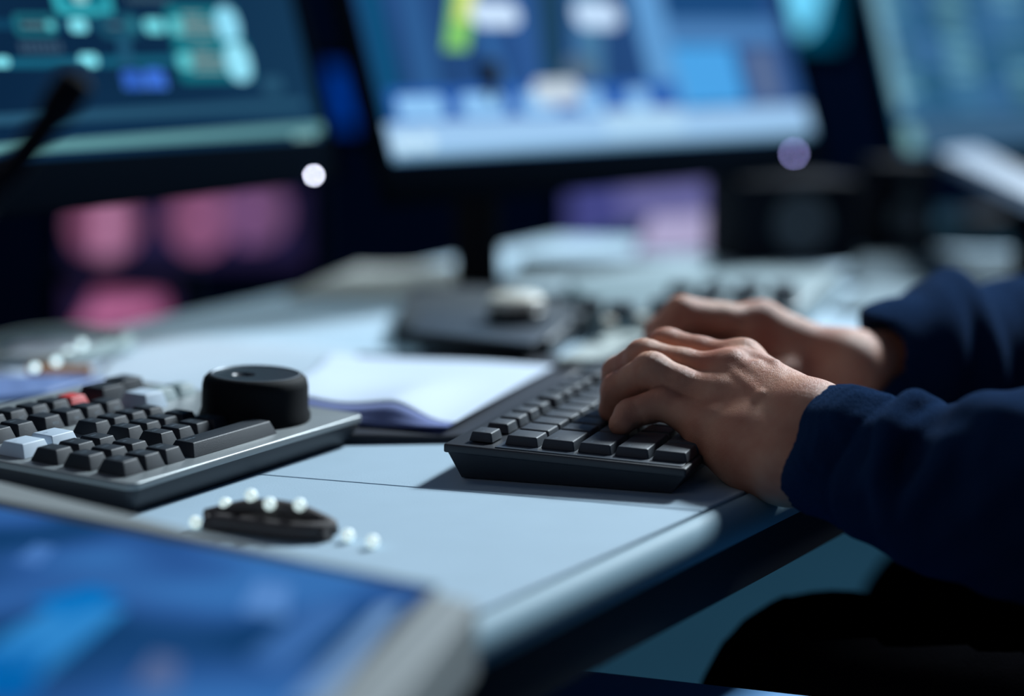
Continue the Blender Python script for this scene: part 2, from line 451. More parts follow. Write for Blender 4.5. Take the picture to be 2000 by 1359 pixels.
for y, ks in rows:
    x = 0
    for t, w in ks: put_key(x, y, w, .98, t); x += w
for i, t in enumerate(['Ins', 'Home', 'PgUp']): put_key(15.3 + i, R1, 1, .98, t)
for i, t in enumerate(['Del', 'End', 'PgDn']): put_key(15.3 + i, R1 + .019, 1, .98, t)
put_key(16.3, R1 + .057, 1, .98, None)
for i in range(3): put_key(15.3 + i, R1 + .076, 1, .98, None)
for r in range(5):
    for i in range(4 if r in (0, 1, 3) else 3): put_key(18.6 + i, R1 + .019 * r, 1, .98, None) if sum(1 for c in kb.children if c.name.startswith('key')) < 100 else None

# ------------------------------------------------------------------ editing controller with jog wheel
aze = math.radians(28.5); te = math.radians(2.2)
Ue = Vector((math.sin(aze), math.cos(aze), 0))
Ve = Vector((-math.cos(aze) * math.cos(te), math.sin(aze) * math.cos(te), math.sin(te)))
Ne = Ue.cross(Ve).normalized(); Ne = Ne if Ne.z > 0 else -Ne
E0 = onz(285, 938, .016)
ef = basis(E0, Ue, Ve, Ne)
ec = thing('editing_controller', 'grey metal editing controller with dark, white and red keys and a big black jog wheel', 'controller', ef)
b = MB()
def rr(x0, x1, y0, y1, r, n=6):
    pts = []
    for cx, cy, a0 in ((x1 - r, y1 - r, 0), (x0 + r, y1 - r, 90), (x0 + r, y0 + r, 180), (x1 - r, y0 + r, 270)):
        for i in range(n + 1):
            a = math.radians(a0 + 90 * i / n); pts.append((cx + r * math.cos(a), cy + r * math.sin(a)))
    return pts
EX0, EX1, EY1 = -.010, .188, .172
b.prism(rr(EX0, EX1, 0, EY1, .006), -.0035, 0, M['ebody'], bev=.0012); b.build('top_plate', ec)
b = MB()
up = rr(EX0 + .0012, EX1 - .0012, .0012, EY1 - .0012, .006); dn = rr(EX0 + .006, EX1 - .006, .006, EY1 - .006, .006)
def ez(x, y): P = E0 + Ue * x + Ve * y; return (Z0 - P.z) / Ne.z
vs = [(x, y, -.0034) for x, y in up] + [(x, y, -.0070) for x, y in up] + [(x, y, ez(x, y) + .001) for x, y in dn]
n = len(up); fs = []
for j in range(2):
    for i in range(n): fs.append((j * n + i, (j + 1) * n + i, (j + 1) * n + (i + 1) % n, j * n + (i + 1) % n))
fs.append(tuple(range(2 * n, 3 * n))); fs.append(tuple(range(n))[::-1])
b.add(vs, fs, M['eside'], True); b.build('base', ec)
ecache = {}
def ekey(u, v, w=.0136, d=.0165, m='ekey', h=.0066, tx=.0018, ty=.0028, txt=None, name='key', front=None, lab=None):
    k = (w, d, m, h, tx, ty, txt, front)
    if k not in ecache:
        mb = cap_mesh('key', w, d, h, (tx, ty), M[m], bev=.0006)
        if txt: add_text(mb, txt, .0017, -w / 2 + tx + .002, .0005, h + .0001, M['legend2'])
        if front:
            # lettering on the sloped front face (y = -d/2 side)
            vs0 = len(mb.v); add_text(mb, front, .0019, 0, 0, 0, M['legend2'])
            new = mb.v[vs0:]; xs = [p[0] for p in new]; cx = (min(xs) + max(xs)) / 2
            f = Vector((0, ty, h)).normalized()
            for i, p in enumerate(new):
                q = Vector((p[0] - cx, -d / 2 - .0001, .0028)) + f * p[1]; mb.v[vs0 + i] = tuple(q)
        ecache[k] = mb.mesh('key')
    o = meshob(name, ecache[k], ec, Matrix.Translation((u, v, .0002)))
    if lab: o['label'] = lab
    return o
M['legend2'] = mat('legend_pale', (.2, .27, .33), .5)
names = [['SMART', 'APPEND', 'RIPPLE'], ['CLOSE', 'PLACE', 'SRC'], ['IN', 'OUT', 'TRIM']]
for r, v in enumerate((.0195, .040, .060)):
    for c, u in enumerate((.0055, .0215, .037)): ekey(u, v, .0142, .0172, txt=names[r][c])
ekey(.0085, .0815, .0195, .0178, 'ekeyw', txt='IN', lab='white key'); ekey(.0305, .0825, .0195, .0178, 'ekeyw', txt='OUT', lab='white key')
ekey(.084, .0180, .070, .0165, txt='STOP/PLAY', lab='long dark bar key', tx=.0028)
bn = [['CAM 7', 'CAM 8', 'CAM 9', 'LIVE'], ['CAM 4', 'CAM 5', 'CAM 6', 'AUDIO'], ['CAM 1', 'CAM 2', 'CAM 3', 'VIDEO']]
for r, v in enumerate((.0435, .0640, .0850)):
    for c, u in enumerate((.0635, .078, .0925, .107)): ekey(u, v, .0132, .0168, txt=bn[r][c])
fn = ['TITLE', 'DISS', 'CUT', 'SNAP']
for c, u in enumerate((.058, .0745, .0905, .1065)): ekey(u, .113, .0145, .0168, txt=None, front=fn[c])
for c, u in enumerate((.026, .042)): ekey(u - .004, .113, .0145, .0168, txt='ROLL')
for c, u in enumerate((.004,)): ekey(u, .107, .0145, .0168, txt='SLIP')
for c, u in enumerate((.026, .042, .058, .0745, .0905)): ekey(u, .136, .0145, .0168, front=fn[c % 4] if c > 1 else None)
ekey(.107, .137, .0150, .0150, 'ekeyr', h=.0062, lab='red key')
ekey(.131, .135, .021, .0200, 'ekey', h=.0085, txt='ESC', lab='large dark key'); ekey(.1545, .140, .0195, .0185, 'ekey', h=.0085)
ekey(.130, .106, .0185, .0200, 'ekeyw', h=.0085, lab='white key'); ekey(.1510, .112, .0165, .0150, 'ekeyg', h=.0065, lab='pale grey key'); ekey(.1690, .112, .0150, .0150, 'ekeyg', h=.0060, lab='pale grey key')
# jog wheel
Pw = onz(499, 736, .0400) - E0
wu, wv = Pw.dot(Ue), Pw.dot(Ve)
wr = .0285
wheel = MB()
wh_ = .0245
wheel.lathe([(wr + .0012, .0006), (wr + .0012, .003), (wr, .006), (wr - .0003, wh_ - .006), (wr - .0012, wh_ - .0025), (wr - .0034, wh_ - .0004), (wr - .0045, wh_)], M['rubber'], None, 96)
wheel.lathe([(wr - .0045, wh_), (wr - .0052, wh_ + .0002), (wr - .0058, wh_ - .0004)], M['steeld'], None, 96)
# shallow finger dish in the top disc
vs = []; fs = []; rings, seg = 26, 96
for i in range(rings + 1):
    r = (wr - .0058) * (1 - i / rings)
    for k in range(seg):
        a = 2 * math.pi * k / seg; x_, y_ = r * math.cos(a), r * math.sin(a)
        dd = math.hypot(x_ + .0055, y_ - .004) / .0062
        z_ = wh_ - .0004 - (.0022 * (1 - dd * dd) ** .5 if dd < 1 else 0)
        vs.append((x_, y_, z_))
for i in range(rings):
    for k in range(seg): l = (k + 1) % seg; fs.append((i * seg + k, i * seg + l, (i + 1) * seg + l, (i + 1) * seg + k))
wheel.add(vs, fs, mat('wheel_top', (.028, .034, .042), .3, bump=.06, bscale=2500), True)
o = wheel.build('jog_wheel', ec, Matrix.Translation((wu, wv, 0)))

# ------------------------------------------------------------------ paper and folder on the desk
def sheet(name, px, z, m, label, cat, curl=None, group=None, nu=26, nv=26, thick=0, fold_m=None, fold_n=1):
    """px: four photo-frame corners on the desk plane, order: near-left, near-right, far-right, far-left"""
    c = [onz(x, y, z) for x, y in px]
    o0 = sum(c, Vector()) / 4
    vs = []; fs = []
    for i in range(nu + 1):
        for j in range(nv + 1):
            u, v = i / nu, j / nv
            p = (c[0] * (1 - u) + c[1] * u) * (1 - v) + (c[3] * (1 - u) + c[2] * u) * v
            p = p.copy(); p.z += .0006 * math.sin(u * 7 + v * 3) + .0006
            if curl: p.z += curl(u, v)
            vs.append(p - o0)
    for i in range(nu):
        for j in range(nv):
            a = i * (nv + 1) + j; fs.append((a, a + nv + 1, a + nv + 2, a + 1))
    b = MB()
    if fold_m:
        b.add(vs, [f for k_, f in enumerate(fs) if k_ % nv >= fold_n], m, True); b.add(vs, [f for k_, f in enumerate(fs) if k_ % nv < fold_n], fold_m, True)
    else: b.add(vs, fs, m, True)
    o = b.build(name); o.location = o0
    md = o.modifiers.new('thickness', 'SOLIDIFY'); md.thickness = thick or .0004; md.offset = -1 if thick else 0
    tag(o, label, cat, group)
    return o
sheet('ring_binder', [(600, 856), (1000, 852), (1165, 700), (700, 690)], .0035, M['folder'], 'thin black folder lying under the white sheets between controller and keyboard', 'folder', thick=.0038)
def translucent(name, col):
    m = bpy.data.materials.new(name); m.use_nodes = True; nt = m.node_tree; nt.nodes.clear()
    d = nt.nodes.new('ShaderNodeBsdfDiffuse'); t = nt.nodes.new('ShaderNodeBsdfTranslucent'); x = nt.nodes.new('ShaderNodeMixShader'); o = nt.nodes.new('ShaderNodeOutputMaterial')
    d.inputs[0].default_value = (*col, 1); t.inputs[0].default_value = (*col, 1); x.inputs[0].default_value = .5
    nt.links.new(d.outputs[0], x.inputs[1]); nt.links.new(t.outputs[0], x.inputs[2]); nt.links.new(x.outputs[0], o.inputs[0]); return m
def sst(x): x = max(0, min(1, x)); return x * x * (3 - 2 * x)
def pcurl(u, v):
    hgt = .0125 * (1 - sst((u - .62) / .36)) * (.85 + .15 * math.cos(u * 9))
    return hgt * (sst(v / .075) if v < .075 else 1 - sst((v - .075) / .8))
sheet('paper_sheet', [(545, 822), (872, 838), (1082, 716), (640, 694)], .0062, M['paper'], 'white paper sheet with a curled near corner on the black folder', 'paper',
      curl=pcurl, nu=40, nv=52, fold_m=translucent('paper_fold_shade', (.40, .47, .78)), fold_n=3)  # bent-down edge tinted blue to carry shade and light through the sheet
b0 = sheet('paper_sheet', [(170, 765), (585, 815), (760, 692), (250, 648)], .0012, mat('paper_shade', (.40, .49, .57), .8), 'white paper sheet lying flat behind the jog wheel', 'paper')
sheet('paper_sheet', [(-140, 770), (150, 745), (270, 668), (40, 668)], .0012, M['paper'], 'pale paper sheet at the left behind the editing controller', 'paper')
sheet('blue_folder', [(-200, 790), (90, 768), (210, 738), (-60, 732)], .004, mat('folder_blue', (.12, .2, .42), .5), 'blue folder behind the left end of the editing controller', 'folder', thick=.003)

# ------------------------------------------------------------------ touch panel in the foreground
zt = .026
outer = [onz(x, y, zt) for x, y in ((-260, 872), (932, 1176), (745, 1400), (520, 1700), (-400, 1700))]
cen = sum(outer, Vector()) / len(outer); cen.z = Z0
tp = thing('touch_panel', 'large flat touch panel with glowing blue screen in the blurred foreground', 'screen', cen)
b = MB(); b.prism([(p.x - cen.x, p.y - cen.y) for p in outer], .0003, zt, mat('panel_frame', (.20, .225, .23), .6), bev=.002); b.build('frame', tp)
inner = [onz(x, y, zt + .0006) for x, y in ((-250, 945), (838, 1153), (560, 1400), (380, 1700), (-380, 1700))]
inner2 = [onz(x, y, zt + .0004) for x, y in ((-256, 925), (858, 1146), (575, 1420), (395, 1690), (-390, 1690))]
b = MB(); b.prism([(p.x - cen.x, p.y - cen.y) for p in inner2], zt, zt + .0004, M['blackp']); b.build('glass_border', tp)
tpm = emat_noise('panel_glow', [(8, 52, 98), (22, 66, 116), (44, 90, 156), (56, 114, 182)], 11, (1, 1, 1), 1.2, .95, .34, .66)
b = MB(); b.prism([(p.x - cen.x, p.y - cen.y) for p in inner], zt + .0004, zt + .0008, tpm)
def tile(pts, rgb, s=1, dz=.0012):
    q = [onz(x, y, zt) for x, y in pts]; b.add([(p.x - cen.x, p.y - cen.y, zt + dz) for p in q], [tuple(range(len(q)))], emat(rgb, s))
tile([(-60, 1290), (120, 1180), (250, 1195), (75, 1330)], (46, 132, 202)); tile([(60, 1180), (180, 1150), (245, 1170), (130, 1215)], (0, 112, 190))
tile([(-40, 1380), (-40, 1280), (90, 1270), (60, 1380)], (0, 95, 170)); tile([(30, 1100), (70, 1068), (110, 1075), (75, 1110)], (70, 118, 185))
tile([(470, 1200), (500, 1140), (570, 1150), (560, 1215)], (85, 135, 200), dz=.0013); tile([(260, 1350), (300, 1285), (350, 1295), (340, 1360)], (85, 105, 150))
tile([(560, 1390), (740, 1190), (790, 1180), (620, 1390)], (112, 152, 200), dz=.0011); tile([(480, 1290), (620, 1180), (700, 1195), (560, 1320)], (58, 105, 168))
b.build('screen', tp)
# small objects behind the panel
kx = onz(540, 1052, 0)
kr = thing('beaded_cord', 'small dark lumpy cord with glint-painted beads lying just behind the touch panel', 'cord', kx)
b = MB(); loop = [onz(x, y - 10, 0) + Vector((0, 0, .0042 + (z - .0055) * .75)) - kx for x, y, z in ((405, 1038, .0055), (440, 1040, .009), (485, 1042, .0125), (530, 1048, .0145), (575, 1052, .0135), (615, 1056, .010), (645, 1060, .0056), (600, 1066, .0056), (540, 1062, .0056), (480, 1054, .0056), (420, 1046, .0056))]
b.tube(spline(loop, 6), .0041, mat('cord_dark', (.06, .05, .05), .7), 10)
b.tube(spline([p + Vector((0, -.006, -.0005 if p.z < .006 else -.005)) for p in loop[:7]], 6), .0038, b.mats[0], 10); b.build('cord', kr)
bead = MB(); bead.lathe([(.0029 * math.sin(math.pi * i / 10), -.0029 * math.cos(math.pi * i / 10)) for i in range(11)], mat('bead_glint_glow', (.8, .85, .85), .3, emit=(.5, .62, .6), estr=1.0), None, 16)  # emission on the beads stands in for glints
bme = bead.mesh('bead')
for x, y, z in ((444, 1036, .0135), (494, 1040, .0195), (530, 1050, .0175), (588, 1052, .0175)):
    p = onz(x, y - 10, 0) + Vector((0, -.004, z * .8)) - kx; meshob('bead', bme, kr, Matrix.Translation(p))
for lab, (x, y) in (('tiny bead with painted glint lying on the desk left of the dark cord', (382, 1032)), ('tiny bead with painted glint right of the dark cord, nearer of two', (680, 1058)), ('tiny bead with painted glint farthest right of the dark cord', (728, 1070))):
    o = meshob('loose_bead', bme, None, Matrix.Translation(onz(x, y, 0) + Vector((0, 0, .0029)))); tag(o, lab, 'bead', 'glint-painted beads beside the dark cord')

# ------------------------------------------------------------------ monitors
def scr_frame(pL, pR, tilt):
    """screen frame: origin bottom-left corner, x along the bottom edge, y up the tilted face, z out of the face"""
    X = (pR - pL).normalized(); X.z = 0; X.normalize()
    Nf = Vector((X.y, -X.x, 0)); Nf = Nf if Nf.y < 0 or Nf.x > 0 else -Nf
    if X.cross(Vector((0, 0, 1))).dot(Nf) < 0: Nf = -Nf
    Yv = Vector((0, 0, 1)) * math.cos(tilt) - Nf * math.sin(tilt)
    Zv = X.cross(Yv)
    return basis(pL, X, Yv, Zv)
class Screen:
    def __init__(s, fr): s.fr = fr; s.inv = fr.inverted(); s.b = MB(); s.k = 0
    def loc(s, px, py):
        o = s.inv @ Vector((0, 0, Z0 + H)); d = s.inv.to_3x3() @ ray(px, py); t = -o.z / d.z
        p = o + d * t; return p.x, p.y
    def clip(s, x, y): return max(.001, min(s.W - .001, x)), max(.001, min(s.Hh - .001, y))
    def rect(s, x0, y0, x1, y1, rgb, st=1.0, r=0, layer=None):
        a = s.loc(x0, (y0 + y1) / 2); c = s.loc(x1, (y0 + y1) / 2); t = s.loc((x0 + x1) / 2, y0); u = s.loc((x0 + x1) / 2, y1)
        s.lrect(a[0], u[1], c[0], t[1], rgb, st, r)
    def lrect(s, x0, y0, x1, y1, rgb, st=1.0, r=0):
        s.k += 1; z = .0006 + .00003 * s.k
        x0, y0 = s.clip(x0, y0); x1, y1 = s.clip(x1, y1)
        if x1 - x0 < 1e-4 or y1 - y0 < 1e-4: return
        if r:
            rd = min(r, .499) * min(x1 - x0, y1 - y0); pts = rr(x0, x1, y0, y1, rd, 5)
        else: pts = [(x0, y0), (x1, y0), (x1, y1), (x0, y1)]
        s.b.add([(p[0], p[1], z) for p in pts], [tuple(range(len(pts)))], emat(rgb, st))
    def poly(s, pp, rgb, st=1.0):
        s.k += 1; z = .0006 + .00003 * s.k; q = [s.clip(*s.loc(*p)) for p in pp]
        s.b.add([(p[0], p[1], z) for p in q], [tuple(range(len(q)))], emat(rgb, st))
def monitor(label, fr, W, Hh, base_mat, bez=.014, lower=.03, depth=.035, stand=None, led=None, group=None, blab=None):
    root = thing('monitor', label, 'monitor', fr, group)
    S = Screen(fr); S.W = W; S.Hh = Hh
    S.b.box(0, W, 0, Hh, -.001, .0005, base_mat)
    b = MB()
    dp = .012
    b.box(-bez, W + bez, -lower, 0, -dp, .003, M['bez'], bev=.002); b.box(-bez, W + bez, Hh, Hh + bez, -dp, .003, M['bez'], bev=.002)
    b.box(-bez, 0, -.001, Hh + .001, -dp, .003, M['bez'], bev=.001); b.box(W, W + bez, -.001, Hh + .001, -dp, .003, M['bez'], bev=.001)
    b.box(-.002, W + .002, -.002, Hh + .002, -dp, -.002, M['bez']); b.build('bezel', root)
    b = MB(); b.box(W * .22, W * .78, Hh * .2, Hh * .85, -depth - .01, -dp - .0003, M['bez'], bev=.006); b.build('back_housing', root)
    return root, S
def in_local(fr, P): return fr.inverted() @ P
def stand(root, fr, foot, top, w=.035, d=.02, base=(.11, .08), m='blackp', ang=0.0):
    inv = fr.inverted(); b = MB()
    T = Matrix.Translation(Vector((foot.x, foot.y, 0))) @ Matrix.Rotation(ang, 4, 'Z')
    b.box(-w / 2, w / 2, -d / 2, d / 2, Z0 + .0008, top, M['spk2'], inv @ T, bev=.003); b.build('pole', root)
    b = MB(); b.prism(rr(-base[0], base[0], -base[1], base[1], .02), Z0 + .0004, Z0 + .007, M[m], inv @ T, bev=.002); b.build('foot', root)

M['spk2'] = mat('pole_black', (.003, .004, .007), .8, spec=.08)
# --- left monitor
L1, R1_ = aty(-5, 320, 1.25), aty(632, 290, 1.57)
R1_.z = L1.z
fr = scr_frame(L1, R1_, math.radians(15))
# extend to the left beyond the picture
X1 = fr.col[0].to_3d(); W1 = (R1_ - L1).length + .16
fr = basis(L1 - X1 * .16, X1, fr.col[1].to_3d(), fr.col[2].to_3d())
m1, S = monitor('left monitor showing a dark teal control diagram, tilted back behind the editing controller', fr, W1, .30,
                emat_noise('left_screen_base', [(8, 32, 60), (16, 48, 78), (24, 60, 90)], 3, detail=1), lower=.033)
teal = (30, 105, 122); cy = (125, 220, 235); br = (95, 200, 210)
S.rect(-200, 40, 460, 58, (16, 66, 96)); S.rect(-200, 113, 470, 131, (24, 96, 124))
S.poly([(222, 50), (244, 50), (262, 130), (236, 130)], (32, 84, 114))
S.rect(98, -60, 212, 30, (52, 172, 188), r=.2); S.rect(115, -60, 198, 14, (18, 112, 132), r=.1); S.rect(140, -20, 168, 6, (150, 210, 215), r=.45)
S.rect(25, 27, 106, 72, teal, r=.3); S.rect(36, 36, 92, 62, (18, 66, 86), r=.2); S.rect(42, 46, 86, 54, (90, 120, 130)); S.rect(88, 42, 106, 58, br, r=.45)
S.rect(134, 38, 168, 63, cy, 1.2, r=.4)
S.rect(192, 27, 268, 74, (28, 84, 108), r=.3); S.rect(204, 38, 240, 62, (16, 56, 84), r=.2); S.rect(210, 47, 236, 54, (80, 110, 125)); S.rect(246, 38, 266, 60, (44, 122, 140), r=.45)
S.rect(280, 38, 318, 65, (110, 210, 222), 1.15, r=.4)
S.rect(326, 12, 462, 84, (24, 116, 132), r=.18); S.rect(326, 36, 356, 68, br, r=.45)
for i, (a, c_) in enumerate(((352, 392), (356, 412), (350, 420), (354, 420))): S.rect(a, 28 + 12 * i, c_, 34 + 12 * i, (130, 150, 150))
S.rect(420, 14, 464, 86, (140, 216, 242), 1.1, r=.45)
S.rect(342, 80, 486, 160, (22, 112, 128), r=.18); S.rect(344, 104, 374, 136, br, r=.45)
for i, (a, c_) in enumerate(((372, 410), (374, 432), (370, 438), (376, 436))): S.rect(a, 98 + 12 * i, c_, 104 + 12 * i, (130, 150, 150))
S.rect(438, 84, 486, 160, (146, 222, 244), 1.1, r=.45)
S.rect(-20, 112, 16, 132, cy, 1.1, r=.45); S.rect(152, 107, 188, 131, cy, 1.2, r=.4)
for a in range(36, 118, 12): S.rect(a, 84, a + 8, 104, (60, 88, 112))
for a in range(236, 316, 11): S.rect(a, 142, a + 6, 174, (84, 140, 240), 1.2)
S.rect(234, 138, 274, 176, (48, 96, 190), r=.49); S.rect(278, 136, 318, 174, (60, 112, 215), r=.49); S.rect(508, 152, 548, 182, (40, 84, 112), r=.45)
for a in range(245, 320, 12): S.rect(a, -8, a + 8, 4, (70, 100, 116))
a = S.loc(0, 246)[1]; a2 = S.loc(0, 224)[1]; S.lrect(0, a, W1 - .018, a2, (40, 84, 112))
a = S.loc(0, 305)[1]; a2 = S.loc(0, 282)[1]; S.lrect(0, a, W1, a2, (96, 150, 156))
S.rect(570, 262, 615, 290, (130, 175, 180), r=.4)
S.b.build('screen', m1)
ledm = MB(); ledm.lathe([(0, .0012), (.0016, .0012), (.0016, -.001)], emat((226, 232, 255), 30), None, 16)
q = Screen(fr); lx, ly = q.loc(607, 352)
meshob('power_light', ledm.mesh('power_light'), m1, Matrix.Translation((min(lx, W1 + .01), max(ly, -.0285), .0035)))['label'] = 'round white power light'
stand(m1, fr, Vector((-.50, 1.19)), Z0 + .16, ang=-.5)

# --- centre monitor
L2, R2 = aty(765, 318, 1.6), aty(1588, 262, 2.06)
R2.z = L2.z
fr2 = scr_frame(L2, R2, math.radians(18.6)); W2 = (R2 - L2).length
m2, S = monitor('centre monitor with bright blue video software on screen, standing behind the keyboard', fr2, W2, .36,
                emat_noise('centre_screen_base', [(30, 62, 104), (40, 80, 138), (56, 102, 165)], 7, (1, .4, 1), detail=1.5), lower=.034, bez=.012)
S.poly([(690, -40), (735, -40), (800, 235), (750, 235)], (16, 78, 120)); S.poly([(770, -40), (815, -40), (868, 190), (812, 190)], (46, 92, 146))
S.poly([(900, -60), (920, -60), (1000, 180), (970, 180)], (52, 104, 165)); S.poly([(1040, -60), (1100, -60), (1110, 180), (1060, 180)], (30, 66, 96)); S.poly([(1110, -60), (1170, -60), (1180, 160), (1130, 150)], (70, 120, 160))
S.poly([(886, -60), (936, -60), (912, 98), (866, 98)], (132, 205, 110)); S.poly([(905, -60), (936, -60), (922, 40), (888, 40)], (215, 225, 120))
S.poly([(1215, -60), (1275, -60), (1345, 225), (1285, 225)], (96, 156, 212))
S.rect(918, 5, 1012, 52, (196, 220, 246), 1.15, r=.49); S.rect(1120, 5, 1208, 54, (190, 216, 244), 1.15, r=.49)
S.rect(1100, 112, 1160, 158, (82, 106, 130), r=.49)
a, a2 = S.loc(900, 236)[1], S.loc(900, 172)[1]
xR = S.loc(1325, 200)[0]
S.lrect(.012, a - .002, xR, a2, (44, 96, 178))
for x0, x1 in ((775, 866), (900, 985), (1018, 1088), (1130, 1180), (1228, 1268)):
    u0, u1 = S.loc(x0, 210)[0], S.loc(x1, 210)[0]; S.lrect(u0, a + .003, u1, a2 - .006, (146, 202, 250), r=.3)
S.rect(1040, 156, 1132, 204, (190, 206, 220), 1.1, r=.49)
S.poly([(1285, -60), (1480, -60), (1490, 38), (1300, 38)], (28, 74, 126)); S.rect(1300, 40, 1520, 84, (76, 128, 184))
S.rect(1322, 90, 1442, 206, (76, 164, 232)); S.rect(1458, 92, 1528, 204, (66, 96, 146)); S.rect(1470, 100, 1510, 196, (92, 112, 150))
a0 = S.loc(800, 299)[1]; a1_ = S.loc(800, 240)[1]
S.lrect(0, 0, W2, a1_, (160, 203, 243))
S.lrect(0, 0, W2, .006, (110, 158, 190)); S.rect(772, 264, 806, 298, (196, 228, 246), 1.1, r=.49); S.rect(814, 262, 846, 294, (196, 228, 246), 1.1, r=.49)
S.rect(1180, 214, 1330, 262, (176, 216, 246), r=.1)
S.b.build('screen', m2)
lx, ly = S.loc(1545, 302)
ledb = MB(); ledb.lathe([(0, .0012), (.0018, .0012), (.0018, -.001)], emat((150, 150, 215), 26), None, 16)
meshob('power_light', ledb.mesh('power_light'), m2, Matrix.Translation((min(lx, W2 + .008), max(ly, -.03), .0035)))['label'] = 'round lilac power light'
stand(m2, fr2, Vector((-.030, 1.725)), Z0 + .2, w=.036, d=.02, base=(.035, .03), ang=-.4)

# --- right monitor
L3, R3 = aty(1762, 300, 2.10), aty(2300, 270, 2.50)
R3.z = L3.z
fr3 = scr_frame(L3, R3, math.radians(17)); fr3 = basis(L3, *[fr3.col[i].to_3d() for i in range(3)])
W3 = .52
m3, S = monitor('right monitor filled with rows of pale teal table cells, at the edge of the picture', fr3, W3, .27,
                emat_noise('right_screen_base', [(28, 78, 112), (42, 98, 136), (62, 112, 160)], 9, detail=2), lower=.012, bez=.010)
nx_, ny_ = 9, 13
for i in range(nx_):
    for j in range(ny_):
        rgb = random.choice([(88, 142, 168), (70, 120, 160), (104, 160, 182), (60, 104, 130), (86, 132, 140)]) if i % 2 == 0 else random.choice([(52, 98, 140), (66, 110, 158), (44, 90, 118)])
        S.lrect(.006 + i * W3 / nx_, .045 + j * .017, .006 + (i + .8) * W3 / nx_, .045 + j * .017 + .011, rgb)
S.lrect(0, 0, W3, .038, (60, 96, 128)); S.lrect(.002, .045, .02, .2, (120, 170, 190), r=.3); S.lrect(.0, .0, .03, .03, (120, 170, 176), r=.45)
S.b.build('screen', m3)
stand(m3, fr3, Vector((.62, 2.42)), Z0 + .2, ang=-.7, base=(.07, .05))

# ------------------------------------------------------------------ gooseneck microphone in front of the left monitor
mf = Vector((-.235, .700, Z0 + .010))
gm = thing('gooseneck_microphone', 'thin black gooseneck microphone, strongly blurred, leaning in front of the left monitor', 'microphone', mf)
b = MB(); pth = [mf + Vector((0, 0, .016)), mf + Vector((.0, .002, .05)), aty(-60, 440, .71), aty(30, 325, .715), aty(95, 235, .72)]
M['micp'] = mat('microphone_black', (.006, .008, .012), .8, spec=.1)
b.tube([p - mf for p in spline(pth, 8)], .0052, M['micp'], 12); b.build('neck', gm)
b = MB(); pts = [aty(90, 245, .72), aty(108, 218, .721), aty(130, 185, .722), aty(150, 155, .723), aty(156, 146, .7235)]
b.tube([p - mf for p in pts], [.0045, .0066, .0070, .0066, .004], M['micp'], 20); b.build('capsule', gm)
b = MB(); b.lathe([(0, 0.0008), (.022, 0.0008), (.022, .006), (.016, .012), (.006, .016), (0, .016)], M['micp'], None, 40); b.build('foot', gm)

# ------------------------------------------------------------------ control surface, mixer and items at the back of the desk
def desk_box(pxs, z0, z1, m, name, parent, org, bev=.002):
    q = [onz(x, y, z0) for x, y in pxs]; b = MB()
    b.prism([(p.x - org.x, p.y - org.y) for p in q], z0, z1, m, bev=bev); return b.build(name, parent)
cc = onz(930, 650, 0)
cs = thing('control_surface', 'low dark control surface with one cream-topped knob behind the paper', 'controller', cc)
desk_box([(770, 672), (1075, 705), (1150, 640), (1010, 600), (800, 590)], .0004, .016, M['greyd'], 'base', cs, cc, .004)
desk_box([(800, 650), (1040, 676), (1090, 640), (980, 612), (830, 606)], .0162, .018, M['kbdeck'], 'top_plate', cs, cc, .0008)
kp = onz(1008, 628, .018) - cc
b = MB(); b.lathe([(.021, 0), (.021, .008), (.018, .011)], M['blackp'], Matrix.Translation(kp), 40); 
b.build('knob', cs)
b = MB(); b.lathe([(.020, .0112), (.020, .017), (.016, .020), (0, .021)], M['cream'], Matrix.Translation(kp), 40)
o = b.build('knob_cap', cs); o['label'] = 'cream knob cap'
# pale mixer with dark knobs
mc = onz(1300, 590, 0)
mx = thing('mixing_console', 'pale grey sloping console panel with dark round knobs behind the hands', 'mixer', mc)
desk_box([(1165, 664), (1560, 650), (1640, 572), (1480, 566), (1110, 590)], .0004, .020, M['greyp'], 'body', mx, mc, .004)
kn = MB(); kn.lathe([(.011, 0), (.010, .008), (.009, .0095), (0, .0095)], M['greyd'], None, 32); knm = kn.mesh('knob')
for x, y in ((1150, 606), (1212, 616), (1296, 608), (1376, 600), (1450, 592), (1395, 575), (1465, 573), (1530, 575), (1330, 577), (1530, 594)):
    meshob('knob', knm, mx, Matrix.Translation(onz(x, y, .0202) - mc))
kn2 = MB(); kn2.box(-.004, .004, -.008, .008, 0, .006, M['cream'], bev=.001); k2 = kn2.mesh('fader_cap')
for x, y in ((1190, 638), (1255, 632), (1340, 622)): meshob('fader_cap', k2, mx, Matrix.Translation(onz(x, y, .0202) - mc))
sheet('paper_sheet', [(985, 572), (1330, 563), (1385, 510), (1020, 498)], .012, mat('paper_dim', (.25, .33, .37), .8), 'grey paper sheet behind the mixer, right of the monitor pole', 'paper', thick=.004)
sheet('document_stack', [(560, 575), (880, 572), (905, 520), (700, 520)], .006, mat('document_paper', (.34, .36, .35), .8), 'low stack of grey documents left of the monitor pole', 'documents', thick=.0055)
sheet('pale_tray', [(1085, 705), (1190, 700), (1330, 650), (1200, 648)], .010, mat('tray_plastic', (.42, .47, .45), .5), 'pale narrow tray between control surface and keyboard', 'tray', thick=.009)
sheet('notebook', [(1620, 600), (1980, 640), (2060, 560), (1700, 545)], .004, mat('notebook_cover', (.13, .19, .22), .8), 'pale notebook lying behind the right sleeve', 'notebook', thick=.0038)
sheet('desk_shade_sheet', [(1630, 548), (2090, 562), (2090, 500), (1700, 484)], .004, mat('desk_shade_sheet', (.07, .095, .11), .9, spec=.1), 'dark grey shade sheet laid over the back of the desk below the right monitor', 'shade sheet', thick=.0038)  # dark sheet added to tone down the brightly lit desk
